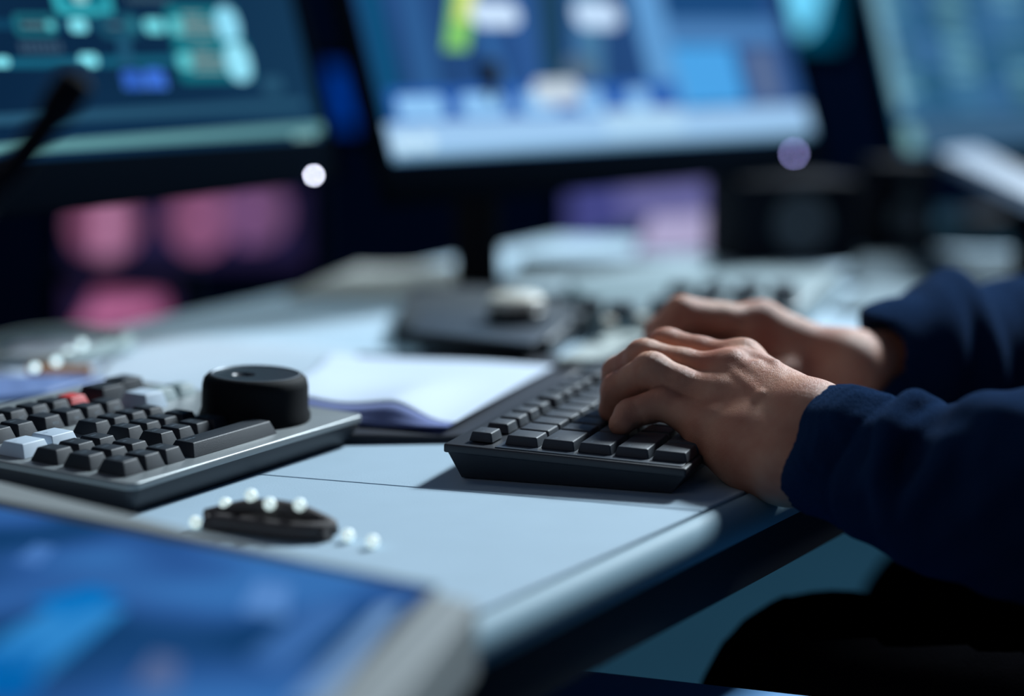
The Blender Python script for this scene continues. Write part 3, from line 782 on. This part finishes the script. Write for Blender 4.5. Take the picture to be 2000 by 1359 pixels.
sheet('lilac_leaflet', [(1235, 494), (1425, 487), (1420, 440), (1270, 446)], .0015, mat('leaflet', (.14, .11, .18), .7, emit=(.2, .14, .26), estr=.5), 'lilac leaflet with a painted glow, beyond the mixer', 'leaflet', curl=lambda u, v: .014 * v * v, thick=.0)  # emission stands in for light falling on the leaflet
# desk clutter at the far left
ck = onz(110, 700, 0)
cb = thing('cable_coil', 'coiled pale cables and small plugs bearing painted glints at the left, behind the controller', 'cable', ck)
b = MB(); pts = []
for i in range(60):
    t = i / 60 * 4 * math.pi; pts.append(Vector((.045 * math.cos(t) * (1 + .1 * math.sin(3 * t)), .075 * math.sin(t), .006 + .0001 * i)))
b.tube(pts, .0035, mat('cable_pale', (.35, .45, .45), .5), 8); b.build('cable', cb)
pm = MB(); pm.lathe([(.0026 * math.sin(math.pi * i / 10), -.0026 * math.cos(math.pi * i / 10)) for i in range(11)], mat('plug_glint_glow', (.8, .85, .85), .3, emit=(.5, .68, .72), estr=2.4), None, 16); pme = pm.mesh('plug')  # plugs emit to imitate glints on metal
for x, y in ((68, 718), (110, 706), (134, 688), (160, 672)): meshob('plug', pme, cb, Matrix.Translation(onz(x, y, .014) - ck))
oc = onz(110, 742, .0); b = MB(); b.tube([(-.018, 0, .0045), (.022, .004, .0045)], .004, M['orange'], 14); o = b.build('marker_pen'); o.location = oc; tag(o, 'small orange marker pen behind the red key', 'pen')

# dark blocks between monitors
M['spk'] = mat('speaker_black', (.005, .007, .012), .8, spec=.1)
def block(name, p, w, d, h, ang, label, cat, m='spk', front=None):
    r = thing(name, label, cat, Matrix.Translation(p) @ Matrix.Rotation(ang, 4, 'Z'))
    b = MB(); b.box(-w / 2, w / 2, -d / 2, d / 2, 0.0005, h, M[m], bev=.004); b.build('housing', r)
    if front:
        for (z_, rad) in front:
            b = MB(); T = Matrix.Translation((0, -d / 2 - .0004, z_)) @ Matrix.Rotation(math.pi / 2, 4, 'X')
            b.lathe([(rad, 0), (rad * .95, .003), (rad * .7, -.0), (rad * .3, .002), (0, .004)], M['greyd'], T, 32); b.build('driver', r)
    return r
block('loudspeaker', onz(1525, 508, 0), .125, .10, .083, .25, 'dark loudspeaker under the right end of the centre monitor', 'speaker', front=[(.04, .03)])
block('loudspeaker', onz(1745, 492, 0), .06, .07, .095, .2, 'dark loudspeaker below the left corner of the right monitor', 'speaker', front=[(.035, .022), (.072, .010)])
# silver shelf under the right monitor
sh = [onz(1835, 300, .1), onz(2040, 405, .1), onz(2110, 380, .1), onz(1895, 282, .1)]
b = MB(); c0 = sum(sh, Vector()) / 4
vs = [p - c0 for p in sh] + [p - c0 - Vector((0, 0, .012)) for p in sh]
b.add(vs, [(0, 1, 2, 3), (7, 6, 5, 4), (0, 4, 5, 1), (1, 5, 6, 2), (2, 6, 7, 3), (3, 7, 4, 0)], mat('silver_arm', (.22, .27, .34), .5))
rs = thing('shelf_riser', 'silver sloping shelf below the right monitor', 'shelf', c0); b.build('shelf_board', rs)
b = MB(); b.box(-.012, .012, -.012, .012, Z0 + .0005 - c0.z, -.005, M['bez']); b.build('post', rs, Matrix.Translation((.03, 0, 0)))

# ------------------------------------------------------------------ far wall screens and glow panels (coloured light behind the desks)
def far_panel(name, label, pts, Y, m, cat='display', tiles=(), zb=None):
    P = [aty(x, y, Y) for x, y in pts]; c = sum(P, Vector()) / len(P)
    r = thing(name, label, cat, c)
    x0 = min(p.x for p in P) - .02; x1 = max(p.x for p in P) + .02; z0_ = min(p.z for p in P) - .02; z1_ = max(p.z for p in P) + .02
    b = MB(); b.box(x0 - c.x, x1 - c.x, .003, .05, z0_ - c.z, z1_ - c.z, M['bez'], bev=.004); b.build('housing', r)
    b = MB(); b.add([p - c for p in P], [tuple(range(len(P)))], m)
    for k, (tp_, rgb, st) in enumerate(tiles):
        q = [aty(x, y, Y) - c for x, y in tp_]; b.add([Vector((p.x, -.0008 * (k + 1), p.z)) for p in q], [tuple(range(len(q)))], emat(rgb, st))
    b.build('screen', r)
    return r
def ov(cx, cy, rx, ry, n=20): return [(cx + rx * math.cos(2 * math.pi * i / n), cy - ry * math.sin(2 * math.pi * i / n)) for i in range(n)]
pink = (122, 76, 106)  # pink patches of unknown origin, carried by invented glowing panels
far_panel('glow_panel', 'pink striped panel glowing below the left monitor', [(130, 520), (600, 520), (600, 360), (130, 360)], 2.9, emat((30, 26, 58)),
   tiles=[(ov(205, 440, 72, 66), pink, 1), ([(185, 500), (232, 500), (235, 375), (190, 375)], (176, 120, 156), 1), ([(150, 490), (176, 490), (176, 380), (150, 380)], (120, 66, 96), 1),
          (ov(390, 430, 62, 70), (128, 78, 112), 1), ([(395, 490), (420, 490), (440, 370), (405, 370)], (140, 88, 128), 1), (ov(500, 415, 66, 66), (104, 72, 108), 1), ([(470, 480), (488, 480), (500, 370), (476, 370)], (125, 84, 136), 1)])
far_panel('glow_panel', 'small pink glowing panel low at the left, just above the desk edge', [(125, 660), (345, 660), (345, 555), (125, 555)], 2.6, emat((34, 26, 56)),
   tiles=[([(140, 650), (330, 630), (320, 575), (190, 565)], (140, 76, 112), 1), ([(160, 640), (300, 610), (295, 590), (180, 600)], (190, 112, 158), 1)])
far_panel('glow_panel', 'lilac display beyond the right half of the centre monitor', [(1110, 470), (1400, 470), (1375, 300), (1110, 300)], 3.2, emat((98, 98, 152)),
   tiles=[([(1110, 470), (1230, 470), (1200, 330), (1110, 330)], (66, 70, 132), 1), ([(1270, 470), (1420, 470), (1400, 440), (1280, 432)], (160, 138, 190), 1)])
far_panel('glow_panel', 'deep blue display in the gap between left and centre monitors', [(628, 250), (700, 250), (700, 130), (628, 130)], 3.2, emat((0, 44, 122)))
far_panel('glow_panel', 'cyan glowing display corner above the gap between centre and right monitors', [(1545, 92), (1640, 92), (1640, -60), (1480, -60)], 3.0, emat((0, 74, 104)),
   tiles=[([(1490, -60), (1620, -60), (1590, 50), (1568, 70), (1545, 45)], (110, 210, 250), 1.15)])

# ------------------------------------------------------------------ blue drawer unit under the desk
zt2 = -.10
q = [onz(1060, 1298, zt2), onz(1660, 1366, zt2), onz(1600, 1520, zt2), onz(940, 1520, zt2)]
c0 = sum(q, Vector()) / 4; c0.z = 0
r = thing('drawer_unit', 'low blue drawer unit under the desk at the bottom of the picture', 'drawer unit', c0)
b = MB(); b.prism([(p.x - c0.x, p.y - c0.y) for p in q], 0.001, Z0 + zt2 - .012, M['fascia']); b.build('carcass', r)
b = MB(); b.prism([(p.x - c0.x, p.y - c0.y) for p in q], Z0 + zt2 - .0118, Z0 + zt2, M['bluebox'], bev=.002); b.build('top', r)

# ================================================================== the person
P = aty
def hand_field(g, fingers, palm, extras, kf=.006):
    pal = None
    for a, b_, r1, r2 in palm:
        d = g.cap(a, b_, r1, r2); pal = d if pal is None else smin(pal, d, .012)
    out = pal
    for a, b_, r1, r2, k in extras: out = smin(out, g.cap(a, b_, r1, r2), k)
    base = out
    for chain, rad in fingers:
        f = None
        for i in range(len(chain) - 1):
            d = g.cap(chain[i], chain[i + 1], rad[i], rad[i + 1]); f = d if f is None else smin(f, d, .0035)
        out = np.minimum(out, smin(base, f, kf))
    return out
def bb(pts, pad): a = np.array([list(p) for p in pts]); return a.min(0) - pad, a.max(0) + pad
def mid(a, b_, t): return a + (b_ - a) * t

# ---- left hand (near)
pk = [P(1396, 842, .980), P(1296, 788, .998), P(1230, 808, .998), P(1213, 828, .992)]
rg = [P(1405, 787, .994), P(1272, 725, 1.010), P(1206, 760, 1.022), P(1195, 800, 1.026)]
md = [P(1425, 735, 1.008), P(1258, 700, 1.030), P(1208, 728, 1.046), P(1200, 770, 1.050)]
ix = [P(1450, 712, 1.024), P(1302, 677, 1.052), P(1262, 702, 1.070), P(1248, 740, 1.078)]
wu_ = P(1534, 904, .951); wr_ = P(1588, 824, .963)
wm_ = mid(wu_, wr_, .5)
heel = P(1468, 880, .967); thn = P(1520, 812, .990)
th = [P(1540, 800, .985), P(1450, 790, 1.035), P(1385, 778, 1.058), P(1345, 776, 1.070)]
fm = P(1990, 948, .880); fd_ = P(1735, 916, .915) - wm_; f1 = wm_ + fd_
fingers = [
 ([pk[0], mid(pk[0], pk[1], .55), pk[1], mid(pk[1], pk[2], .5), pk[2], pk[3]], [.0098, .0082, .0086, .0073, .0073, .0064]),
 ([rg[0], mid(rg[0], rg[1], .55), rg[1], mid(rg[1], rg[2], .5), rg[2], rg[3]], [.0108, .0090, .0098, .0083, .0083, .0070]),
 ([md[0], mid(md[0], md[1], .55), md[1], mid(md[1], md[2], .5), md[2], md[3]], [.0110, .0092, .0100, .0086, .0086, .0072]),
 ([ix[0], mid(ix[0], ix[1], .55), ix[1], mid(ix[1], ix[2], .5), ix[2], ix[3]], [.0108, .0092, .0098, .0084, .0083, .0070]),
 ([th[0], th[1], th[2], th[3]], [.0150, .0115, .0102, .0085])]
dn = Vector((0, 0, -1))
palm = [
 (wu_, pk[0], .0165, .0108), (mid(wu_, wr_, .35), rg[0], .018, .0116), (mid(wu_, wr_, .65), md[0], .018, .0118), (wr_, ix[0], .0165, .0116),
 (heel, pk[0] + dn * .006, .0165, .0110), (wu_, heel, .0165, .0165), (thn + dn * .004, ix[0] + dn * .012, .015, .009), (wr_, thn, .0165, .016),
 (heel, thn, .014, .014), (mid(pk[0], rg[0], .5) + dn * .005, mid(md[0], ix[0], .5) + dn * .006, .011, .011),
 (wu_, f1 + (wu_ - wm_) * .8, .0165, .0165), (wr_, f1 + (wr_ - wm_) * .8, .0162, .0165), (f1 + (wu_ - wm_) * .8, fm, .0165, .024), (f1 + (wr_ - wm_) * .8, fm, .0165, .024)]
camdir = (Vector((0, 0, Z0 + H)) - md[0]).normalized()
upn = Vector((.18, -.35, .92)).normalized()      # outward over the back of the hand
def surf(a, b_, off): return a + upn * off, b_ + upn * off
upw = Vector((.15, -.62, .77)).normalized()
ext = []
wk = [mid(wu_, wr_, t) for t in (.22, .42, .62, .82)]
for w_, kn_, rr_ in zip(wk, (pk[0], rg[0], md[0], ix[0]), (.0112, .0118, .0124, .0124)):
    a, b_ = w_ + upw * .0128, kn_ + upn * (rr_ - .0022)
    m_ = mid(a, b_, .5) + upw * .0016
    ext += [(a, m_, .0018, .0030, .0025), (m_, b_, .0030, .0038, .003)]
for kn_ in (pk[0], rg[0], md[0], ix[0]): ext.append((kn_ + upn * .0035, kn_ + upn * .0035 + (kn_ - wm_).normalized() * .003, .0088, .0080, .005))
# veins
def vein(pts, r=.0019):
    for a, b_ in zip(pts[:-1], pts[1:]): ext.append((a, b_, r, r, .0035))
v0 = mid(wk[1], rg[0], .25) + upn * .0165; v1 = mid(wk[1], rg[0], .55) + upn * .0150 + Vector((0, -.004, 0)); v2 = mid(wk[0], pk[0], .80) + upn * .0118; v3 = mid(rg[0], pk[0], .5) + upn * .0105
vein([v0, v1, v2]); vein([v1, mid(md[0], rg[0], .5) + upn * .0110])
v4 = mid(wk[2], md[0], .35) + upn * .0165; v5 = mid(wk[3], ix[0], .6) + upn * .0145; v6 = mid(ix[0], md[0], .5) + upn * .0108
vein([v4, v5, v6]); vein([v4, mid(wk[2], md[0], .75) + upn * .0135 + Vector((.002, .003, 0)), mid(rg[0], md[0], .45) + upn * .0105])
lo_, hi_ = bb(pk + rg + md + ix + th + [wu_, wr_, heel, fm], .03)
g = Grid(lo_, hi_, .00115)
f = hand_field(g, fingers, palm, ext, .007)
# knuckle folds on the finger joints
def ringcut(f, c, d, r, amp, w):
    """small crease groove around joint c across direction d"""
    n = g.plane(c, d); dist = np.sqrt((g.X - c.x) ** 2 + (g.Y - c.y) ** 2 + (g.Z - c.z) ** 2)
    return f + amp * np.exp(-(n / w) ** 2) * np.exp(-(np.maximum(dist - r, 0) / .004) ** 2)
for ch in (pk, rg, md, ix):
    for j, dd in ((1, .012), (2, .010)):
        d = (ch[j + 1] - ch[j - 1]).normalized()
        for s_ in (-.0026, 0, .0026): f = ringcut(f, ch[j] + d * s_, d, dd, .00035, .0006)
netL = surfnet(g, f)
del f, g

# ---- right hand (far)
ix2 = [P(1486, 632, 1.180), P(1330, 612, 1.160), P(1296, 650, 1.156), P(1290, 695, 1.156)]
md2 = [P(1480, 640, 1.200), P(1325, 618, 1.190), P(1286, 650, 1.186), P(1280, 690, 1.186)]
rg2 = [P(1490, 650, 1.220), P(1345, 632, 1.222), P(1300, 655, 1.224), P(1292, 688, 1.222)]
pk2 = [P(1505, 668, 1.238), P(1390, 650, 1.246), P(1350, 662, 1.250), P(1335, 686, 1.250)]
wr2 = P(1652, 722, 1.165); wu2 = P(1660, 740, 1.205)
th2 = [P(1600, 768, 1.168), P(1510, 752, 1.150), P(1430, 738, 1.142), P(1385, 735, 1.140)]
fm2 = P(2000, 700, 1.27)
fingers2 = [([c[0], mid(c[0], c[1], .5), c[1], mid(c[1], c[2], .5), c[2], c[3]], [q * k_ for q in (.0112, .0095, .0102, .0087, .0086, .0074)]) for c, k_ in ((ix2, 1), (md2, 1), (rg2, .96), (pk2, .86))]
fingers2.append((th2, [.014, .0125, .0108, .009]))
palm2 = [(wr2, ix2[0], .019, .0125), (mid(wr2, wu2, .4), md2[0], .019, .0125), (mid(wr2, wu2, .7), rg2[0], .018, .012), (wu2, pk2[0], .018, .0115),
  (wr2 + Vector((-.005, .004, -.014)), th2[1] + Vector((.01, .004, .004)), .018, .013), (th2[0], wr2, .016, .02), (ix2[0] + dn * .014, wr2 + dn * .012, .013, .019), (ix2[0] + dn * .006, mid(th2[0], th2[1], .5), .012, .014), (mid(ix2[0], wr2, .5) + dn * .012, mid(pk2[0], wu2, .5) + dn * .012, .014, .014),
  (wr2, fm2, .021, .026), (wu2, fm2 + Vector((0, .015, 0)), .020, .026)]
up2 = Vector((.1, -.05, 1)).normalized()
ext2 = [(kn_ + up2 * .004, kn_ + up2 * .004 + Vector((-.003, 0, 0)), .009, .008, .005) for kn_ in (ix2[0], md2[0], rg2[0])]
lo_, hi_ = bb(ix2 + md2 + rg2 + pk2 + th2 + [wr2, wu2, fm2], .035)
g = Grid(lo_, hi_, .0017)
netR = surfnet(g, hand_field(g, fingers2, palm2, ext2, .007))
del g

# ---- arms, torso, head outside the picture
elL = Vector((.50, .72, Z0 + .03)); shL = Vector((.78, .74, Z0 + .32))
elR = Vector((.66, 1.36, Z0 + .05)); shR = Vector((.96, 1.08, Z0 + .32))
neck = mid(shL, shR, .5) + Vector((0, 0, .07)); chest = mid(shL, shR, .5) + Vector((0, 0, -.12)); hip = mid(shL, shR, .5) + Vector((.08, -.05, -.50))
hd = neck + Vector((-.05, .02, .17))
facing = Vector((-.95, .28, -.12)).normalized(); side = Vector((facing.y, -facing.x, 0)).normalized()
knL = P(1650, 1440, 1.08); hipL = hip + Vector((-.02, -.10, -.03)); knR = Vector((.34, 1.42, Z0 - .22)); hipR = hip + Vector((.05, .12, -.03))
g = Grid((.30, .45, Z0 - .62), (1.25, 1.55, Z0 + .78), .011)
bodyf = smin(g.cap(shL + Vector((.02, .02, 0)), shR, .055), g.cap(neck, hip, .10, .14), .06)
bodyf = smin(bodyf, g.cap(chest - side * .07, chest + side * .07, .11), .05)
bodyf = smin(bodyf, g.cap(neck - Vector((0, 0, .03)), hd, .052), .03)
bodyf = smin(bodyf, g.ell(hd, (.095, .078, .118)), .03)
bodyf = smin(bodyf, g.cap(hd + facing * .085 + Vector((0, 0, .015)), hd + facing * .112 + Vector((0, 0, -.022)), .010, .014), .012)
for s_ in (-1, 1): bodyf = smin(bodyf, g.ell(hd + side * .08 * s_, (.018, .012, .03)), .01)
bodyf = smin(bodyf, g.cap(hd + facing * .06 + Vector((0, 0, -.085)), hd + Vector((0, 0, -.06)), .035, .05), .03)
for a_, b_, c_, r_ in ((shL, elL, wm_ + (fm - wm_) * .9, .9), (shR, elR, fm2, .9)):
    bodyf = smin(bodyf, g.cap(a_, b_, .048, .038), .03); bodyf = smin(bodyf, g.cap(b_, c_, .038, .026), .02)
netB = surfnet(g, bodyf)
# sweater torso over the body
sw = smin(g.cap(shL, shR, .075), g.cap(neck + Vector((0, 0, -.08)), hip, .125, .165), .07)
sw = smin(sw, g.cap(chest - side * .09, chest + side * .09, .125), .05)
for a_, b_ in ((shL, elL), (shR, elR)): sw = smin(sw, g.cap(a_, b_, .068, .062), .04)
sw = np.maximum(sw, g.plane(neck + Vector((0, 0, .0)), (0, 0, 1)))
netS = surfnet(g, sw)
hairf = smax(g.ell(hd + Vector((.018, -.004, .018)), (.108, .092, .118)), -g.cap(hd + facing * .10 + Vector((0, 0, -.05)), hd + facing * .09 + Vector((0, 0, .02)), .075, .06), .01)
hairf = np.maximum(hairf, -g.plane(hd + Vector((0, 0, -.04)), (.25, 0, 1)))
netH = surfnet(g, hairf)
del g, bodyf, sw, hairf
person = thing('person', 'person in a navy sweatshirt and dark trousers typing on the keyboard with both hands', 'person', Vector((.9, .95, 0)))
po = (.9, .95, 0)
V_, F_ = join_nets([netL, netR, netB]); net_object('body', V_, F_, M['skin'], person, po)

# ---- sleeves
def tor(g, c, n, R, r, stretch=None):
    n = Vector(n).normalized(); X, Y, Z = g.X - c[0], g.Y - c[1], g.Z - c[2]
    h = X * n[0] + Y * n[1] + Z * n[2]
    rad = np.sqrt(np.maximum(X * X + Y * Y + Z * Z - h * h, 0))
    return np.sqrt((rad - R) ** 2 + h * h) - r
# left sleeve
sl = [wm_ - fd_ * .05, P(1650, 886, .931), P(1735, 921, .915), P(1830, 937, .903), P(1990, 948, .880), elL]
srad = [.0192, .0195, .0202, .0245, .0365, .056]
soff = [.95, .9, .75, .55, .4, 0]
lo_, hi_ = bb(sl[:5] + [P(2150, 960, .86)], .075); hi_[0] = min(hi_[0], .40)
g = Grid(lo_, hi_, .0018)
f = None
for sg in (wu_ - wm_, wr_ - wm_):
    for i in range(len(sl) - 1):
        d = g.cap(sl[i] + sg * soff[i], sl[i + 1] + sg * soff[i + 1], srad[i], srad[i + 1]); f = d if f is None else smin(f, d, .014)
ax = (sl[2] - sl[0]).normalized()
# folds
def fold(c, n, R, r, k=.010):
    global f
    f = smin(f, tor(g, c, n, R, r), k)
fold(P(1774, 924, .909), (ax + Vector((.0, .1, -.30))), .0270, .0062, .0035)
fold(P(1800, 928, .906), (ax + Vector((.1, .1, .30))), .0320, .0075, .0035)
fold(P(1892, 940, .894), (ax + Vector((0, .1, -.40))), .0350, .0072, .0035)
fold(P(1950, 944, .886), (ax + Vector((0, .0, .35))), .0355, .005, .009)
# hanging fullness underneath
f = smin(f, g.cap(P(1735, 990, .905), P(1790, 1005, .90), .014), .02)
f = smin(f, g.cap(P(1880, 1025, .885), P(2100, 1050, .86), .020, .03), .03)
ncut = Vector((P(1565, 750, .955) - P(1525, 950, .935)))
cutn = Vector((-.93, .10, .30)).normalized()
cutp = P(1546, 850, .952)
f = smax(f, g.plane(cutp, cutn), .003)
hole = g.cap(wu_ - fd_ * .2, wu_ + fd_ * .22, .0180); hole = smin(hole, g.cap(wr_ - fd_ * .2, wr_ + fd_ * .22, .0175), .01)
f = smax(f, -hole, .002)
axn = Vector(ax).normalized(); tt = (g.X - wm_.x) * axn.x + (g.Y - wm_.y) * axn.y + (g.Z - wm_.z) * axn.z
f = f + .0006 * np.sin(g.X * 130 + g.Z * 170 + g.Y * 90) + .0005 * np.sin(g.X * 260 - g.Z * 210)
f = f + np.where(tt < .046, .00035 * np.sin((g.Z * axn.x - g.Y * .6) * 1500), 0) + .0012 * np.exp(-((tt - .047) / .0022) ** 2)
netSL = surfnet(g, f)
# right sleeve
cR = mid(wr2, wu2, .4) + Vector((0, -.006, -.004))
sr = [cR, P(1760, 718, 1.20), P(1850, 700, 1.235), P(1990, 695, 1.27), elR]
rr2 = [.038, .040, .043, .048, .060]
lo_, hi_ = bb(sr[:4] + [P(2150, 680, 1.3)], .085); hi_[0] = min(hi_[0], .5)
g = Grid(lo_, hi_, .0028)
f = None
for i in range(len(sr) - 1):
    d = g.cap(sr[i], sr[i + 1], rr2[i], rr2[i + 1]); f = d if f is None else smin(f, d, .014)
fold(P(1790, 702, 1.215), Vector((1, .1, -.35)), .040, .010, .014)
fold(P(1880, 690, 1.24), Vector((1, .1, .2)), .046, .009, .014)
f = smax(f, g.plane(P(1696, 725, 1.18), Vector((-1, .1, -.15))), .004)
f = smax(f, -g.cap(wr2, mid(wr2, fm2, .15), .030), .003); f = smax(f, -g.cap(wu2, mid(wu2, fm2, .15), .028), .003)
netSR = surfnet(g, f)
V_, F_ = join_nets([netS, netSL, netSR]); o = net_object('sweatshirt', V_, F_, M['knit'], person, po); o['label'] = 'navy blue knitted sweatshirt'
net_object('hair', *netH, M['hair'], person, po)
# trousers
g = Grid((.0, .55, 0.1), (1.25, 1.65, Z0 - .10), .012)
f = smin(g.cap(hipL, knL, .115, .082), g.cap(knL, Vector((.20, 1.10, .12)), .075, .06), .03)
f = np.minimum(f, smin(g.cap(hipR, knR, .115, .085), g.cap(knR, Vector((.36, 1.42, .12)), .075, .06), .03))
f = smin(f, g.cap(hipL, hipR, .14), .05)
netT = surfnet(g, f)
net_object('trousers', *netT, M['trouser'], person, po)
for x_, y_ in ((.19, 1.10), (.35, 1.42)):
    b = MB(); b.prism(rr(-.17, .09, -.045, .045, .04), .001, .075, M['rubber'], Matrix.Translation((x_ - po[0], y_ - po[1], 0)) @ Matrix.Rotation(-.3, 4, 'Z'), bev=.02); b.build('shoe', person)
# office chair carrying the person
ch = thing('office_chair', 'black office chair under the person, mostly outside the picture', 'chair', Vector((hip.x, hip.y, 0)))
b = MB(); b.box(-.26, .24, -.24, .24, hip.z - .26, hip.z - .175, M['blackp'], Matrix.Rotation(-.3, 4, 'Z'), bev=.03); b.build('seat', ch)
b = MB(); b.box(.20, .27, -.21, .21, hip.z - .12, hip.z + .42, M['blackp'], Matrix.Rotation(-.3, 4, 'Z'), bev=.03); b.build('backrest', ch)
b = MB(); b.tube([(0, 0, .08), (0, 0, hip.z - .25)], .03, M['blackp']); b.build('pole', ch)
for i in range(5):
    a = i * 2 * math.pi / 5; b = MB(); b.tube([(0, 0, .10), (.3 * math.cos(a), .3 * math.sin(a), .06)], [.025, .018], M['blackp']); l_ = b.build('leg', ch)
    b = MB(); b.lathe([(0, -.015), (.03, -.015), (.03, .015), (0, .015)], M['rubber'], Matrix.Translation((.3 * math.cos(a), .3 * math.sin(a), .031)) @ Matrix.Rotation(a, 4, 'Z') @ Matrix.Rotation(math.pi / 2, 4, 'X'), 24); b.build('caster', ch)

# ================================================================== light
def area(name, loc, tgt, size, power, col, sy=None):
    l = bpy.data.lights.new(name, 'AREA'); l.shape = 'RECTANGLE'; l.size = size; l.size_y = sy or size; l.energy = power; l.color = col
    o = bpy.data.objects.new(name, l); C.objects.link(o); o.location = loc
    o.rotation_euler = (Vector(tgt) - Vector(loc)).to_track_quat('-Z', 'Y').to_euler(); return o
area('back_light', (2.0, 3.7, Z0 + 2.55), (.1, 1.0, Z0), .72, 335, (.80, .92, 1.0))
area('soft_fill', (-.9, -.5, Z0 + 1.2), (.1, 1.1, Z0), 1.0, 1.7, (1.0, .80, .72))
area('side_rim_fill', (-.75, 1.55, Z0 + .75), (.12, 1.0, Z0 + .03), .35, 2.4, (1.0, .9, .85))  # unseen lamp added to rim the fingers, not light from a screen
area('floor_fill', (-1.6, 3.0, 1.6), (.6, 3.2, 0), .8, 4.5, (.5, .85, 1.0))  # unseen lamp added to brighten the floor
sl_ = bpy.data.lights.new('back_desk_fill', 'SPOT'); sl_.energy = 36; sl_.color = (.72, .95, 1.0); sl_.spot_size = math.radians(38); sl_.spot_blend = 1; sl_.shadow_soft_size = .15  # unseen spot added to lift the back of the desk
so = bpy.data.objects.new('back_desk_fill', sl_); C.objects.link(so); so.location = (-.55, 1.75, Z0 + 1.6)
so.rotation_euler = (Vector((-.12, 1.72, Z0)) - Vector(so.location)).to_track_quat('-Z', 'Y').to_euler()
w = bpy.data.worlds.new('world'); SC.world = w; w.use_nodes = True
bg = w.node_tree.nodes['Background']; bg.inputs[0].default_value = (.08, .28, .62, 1); bg.inputs[1].default_value = .10
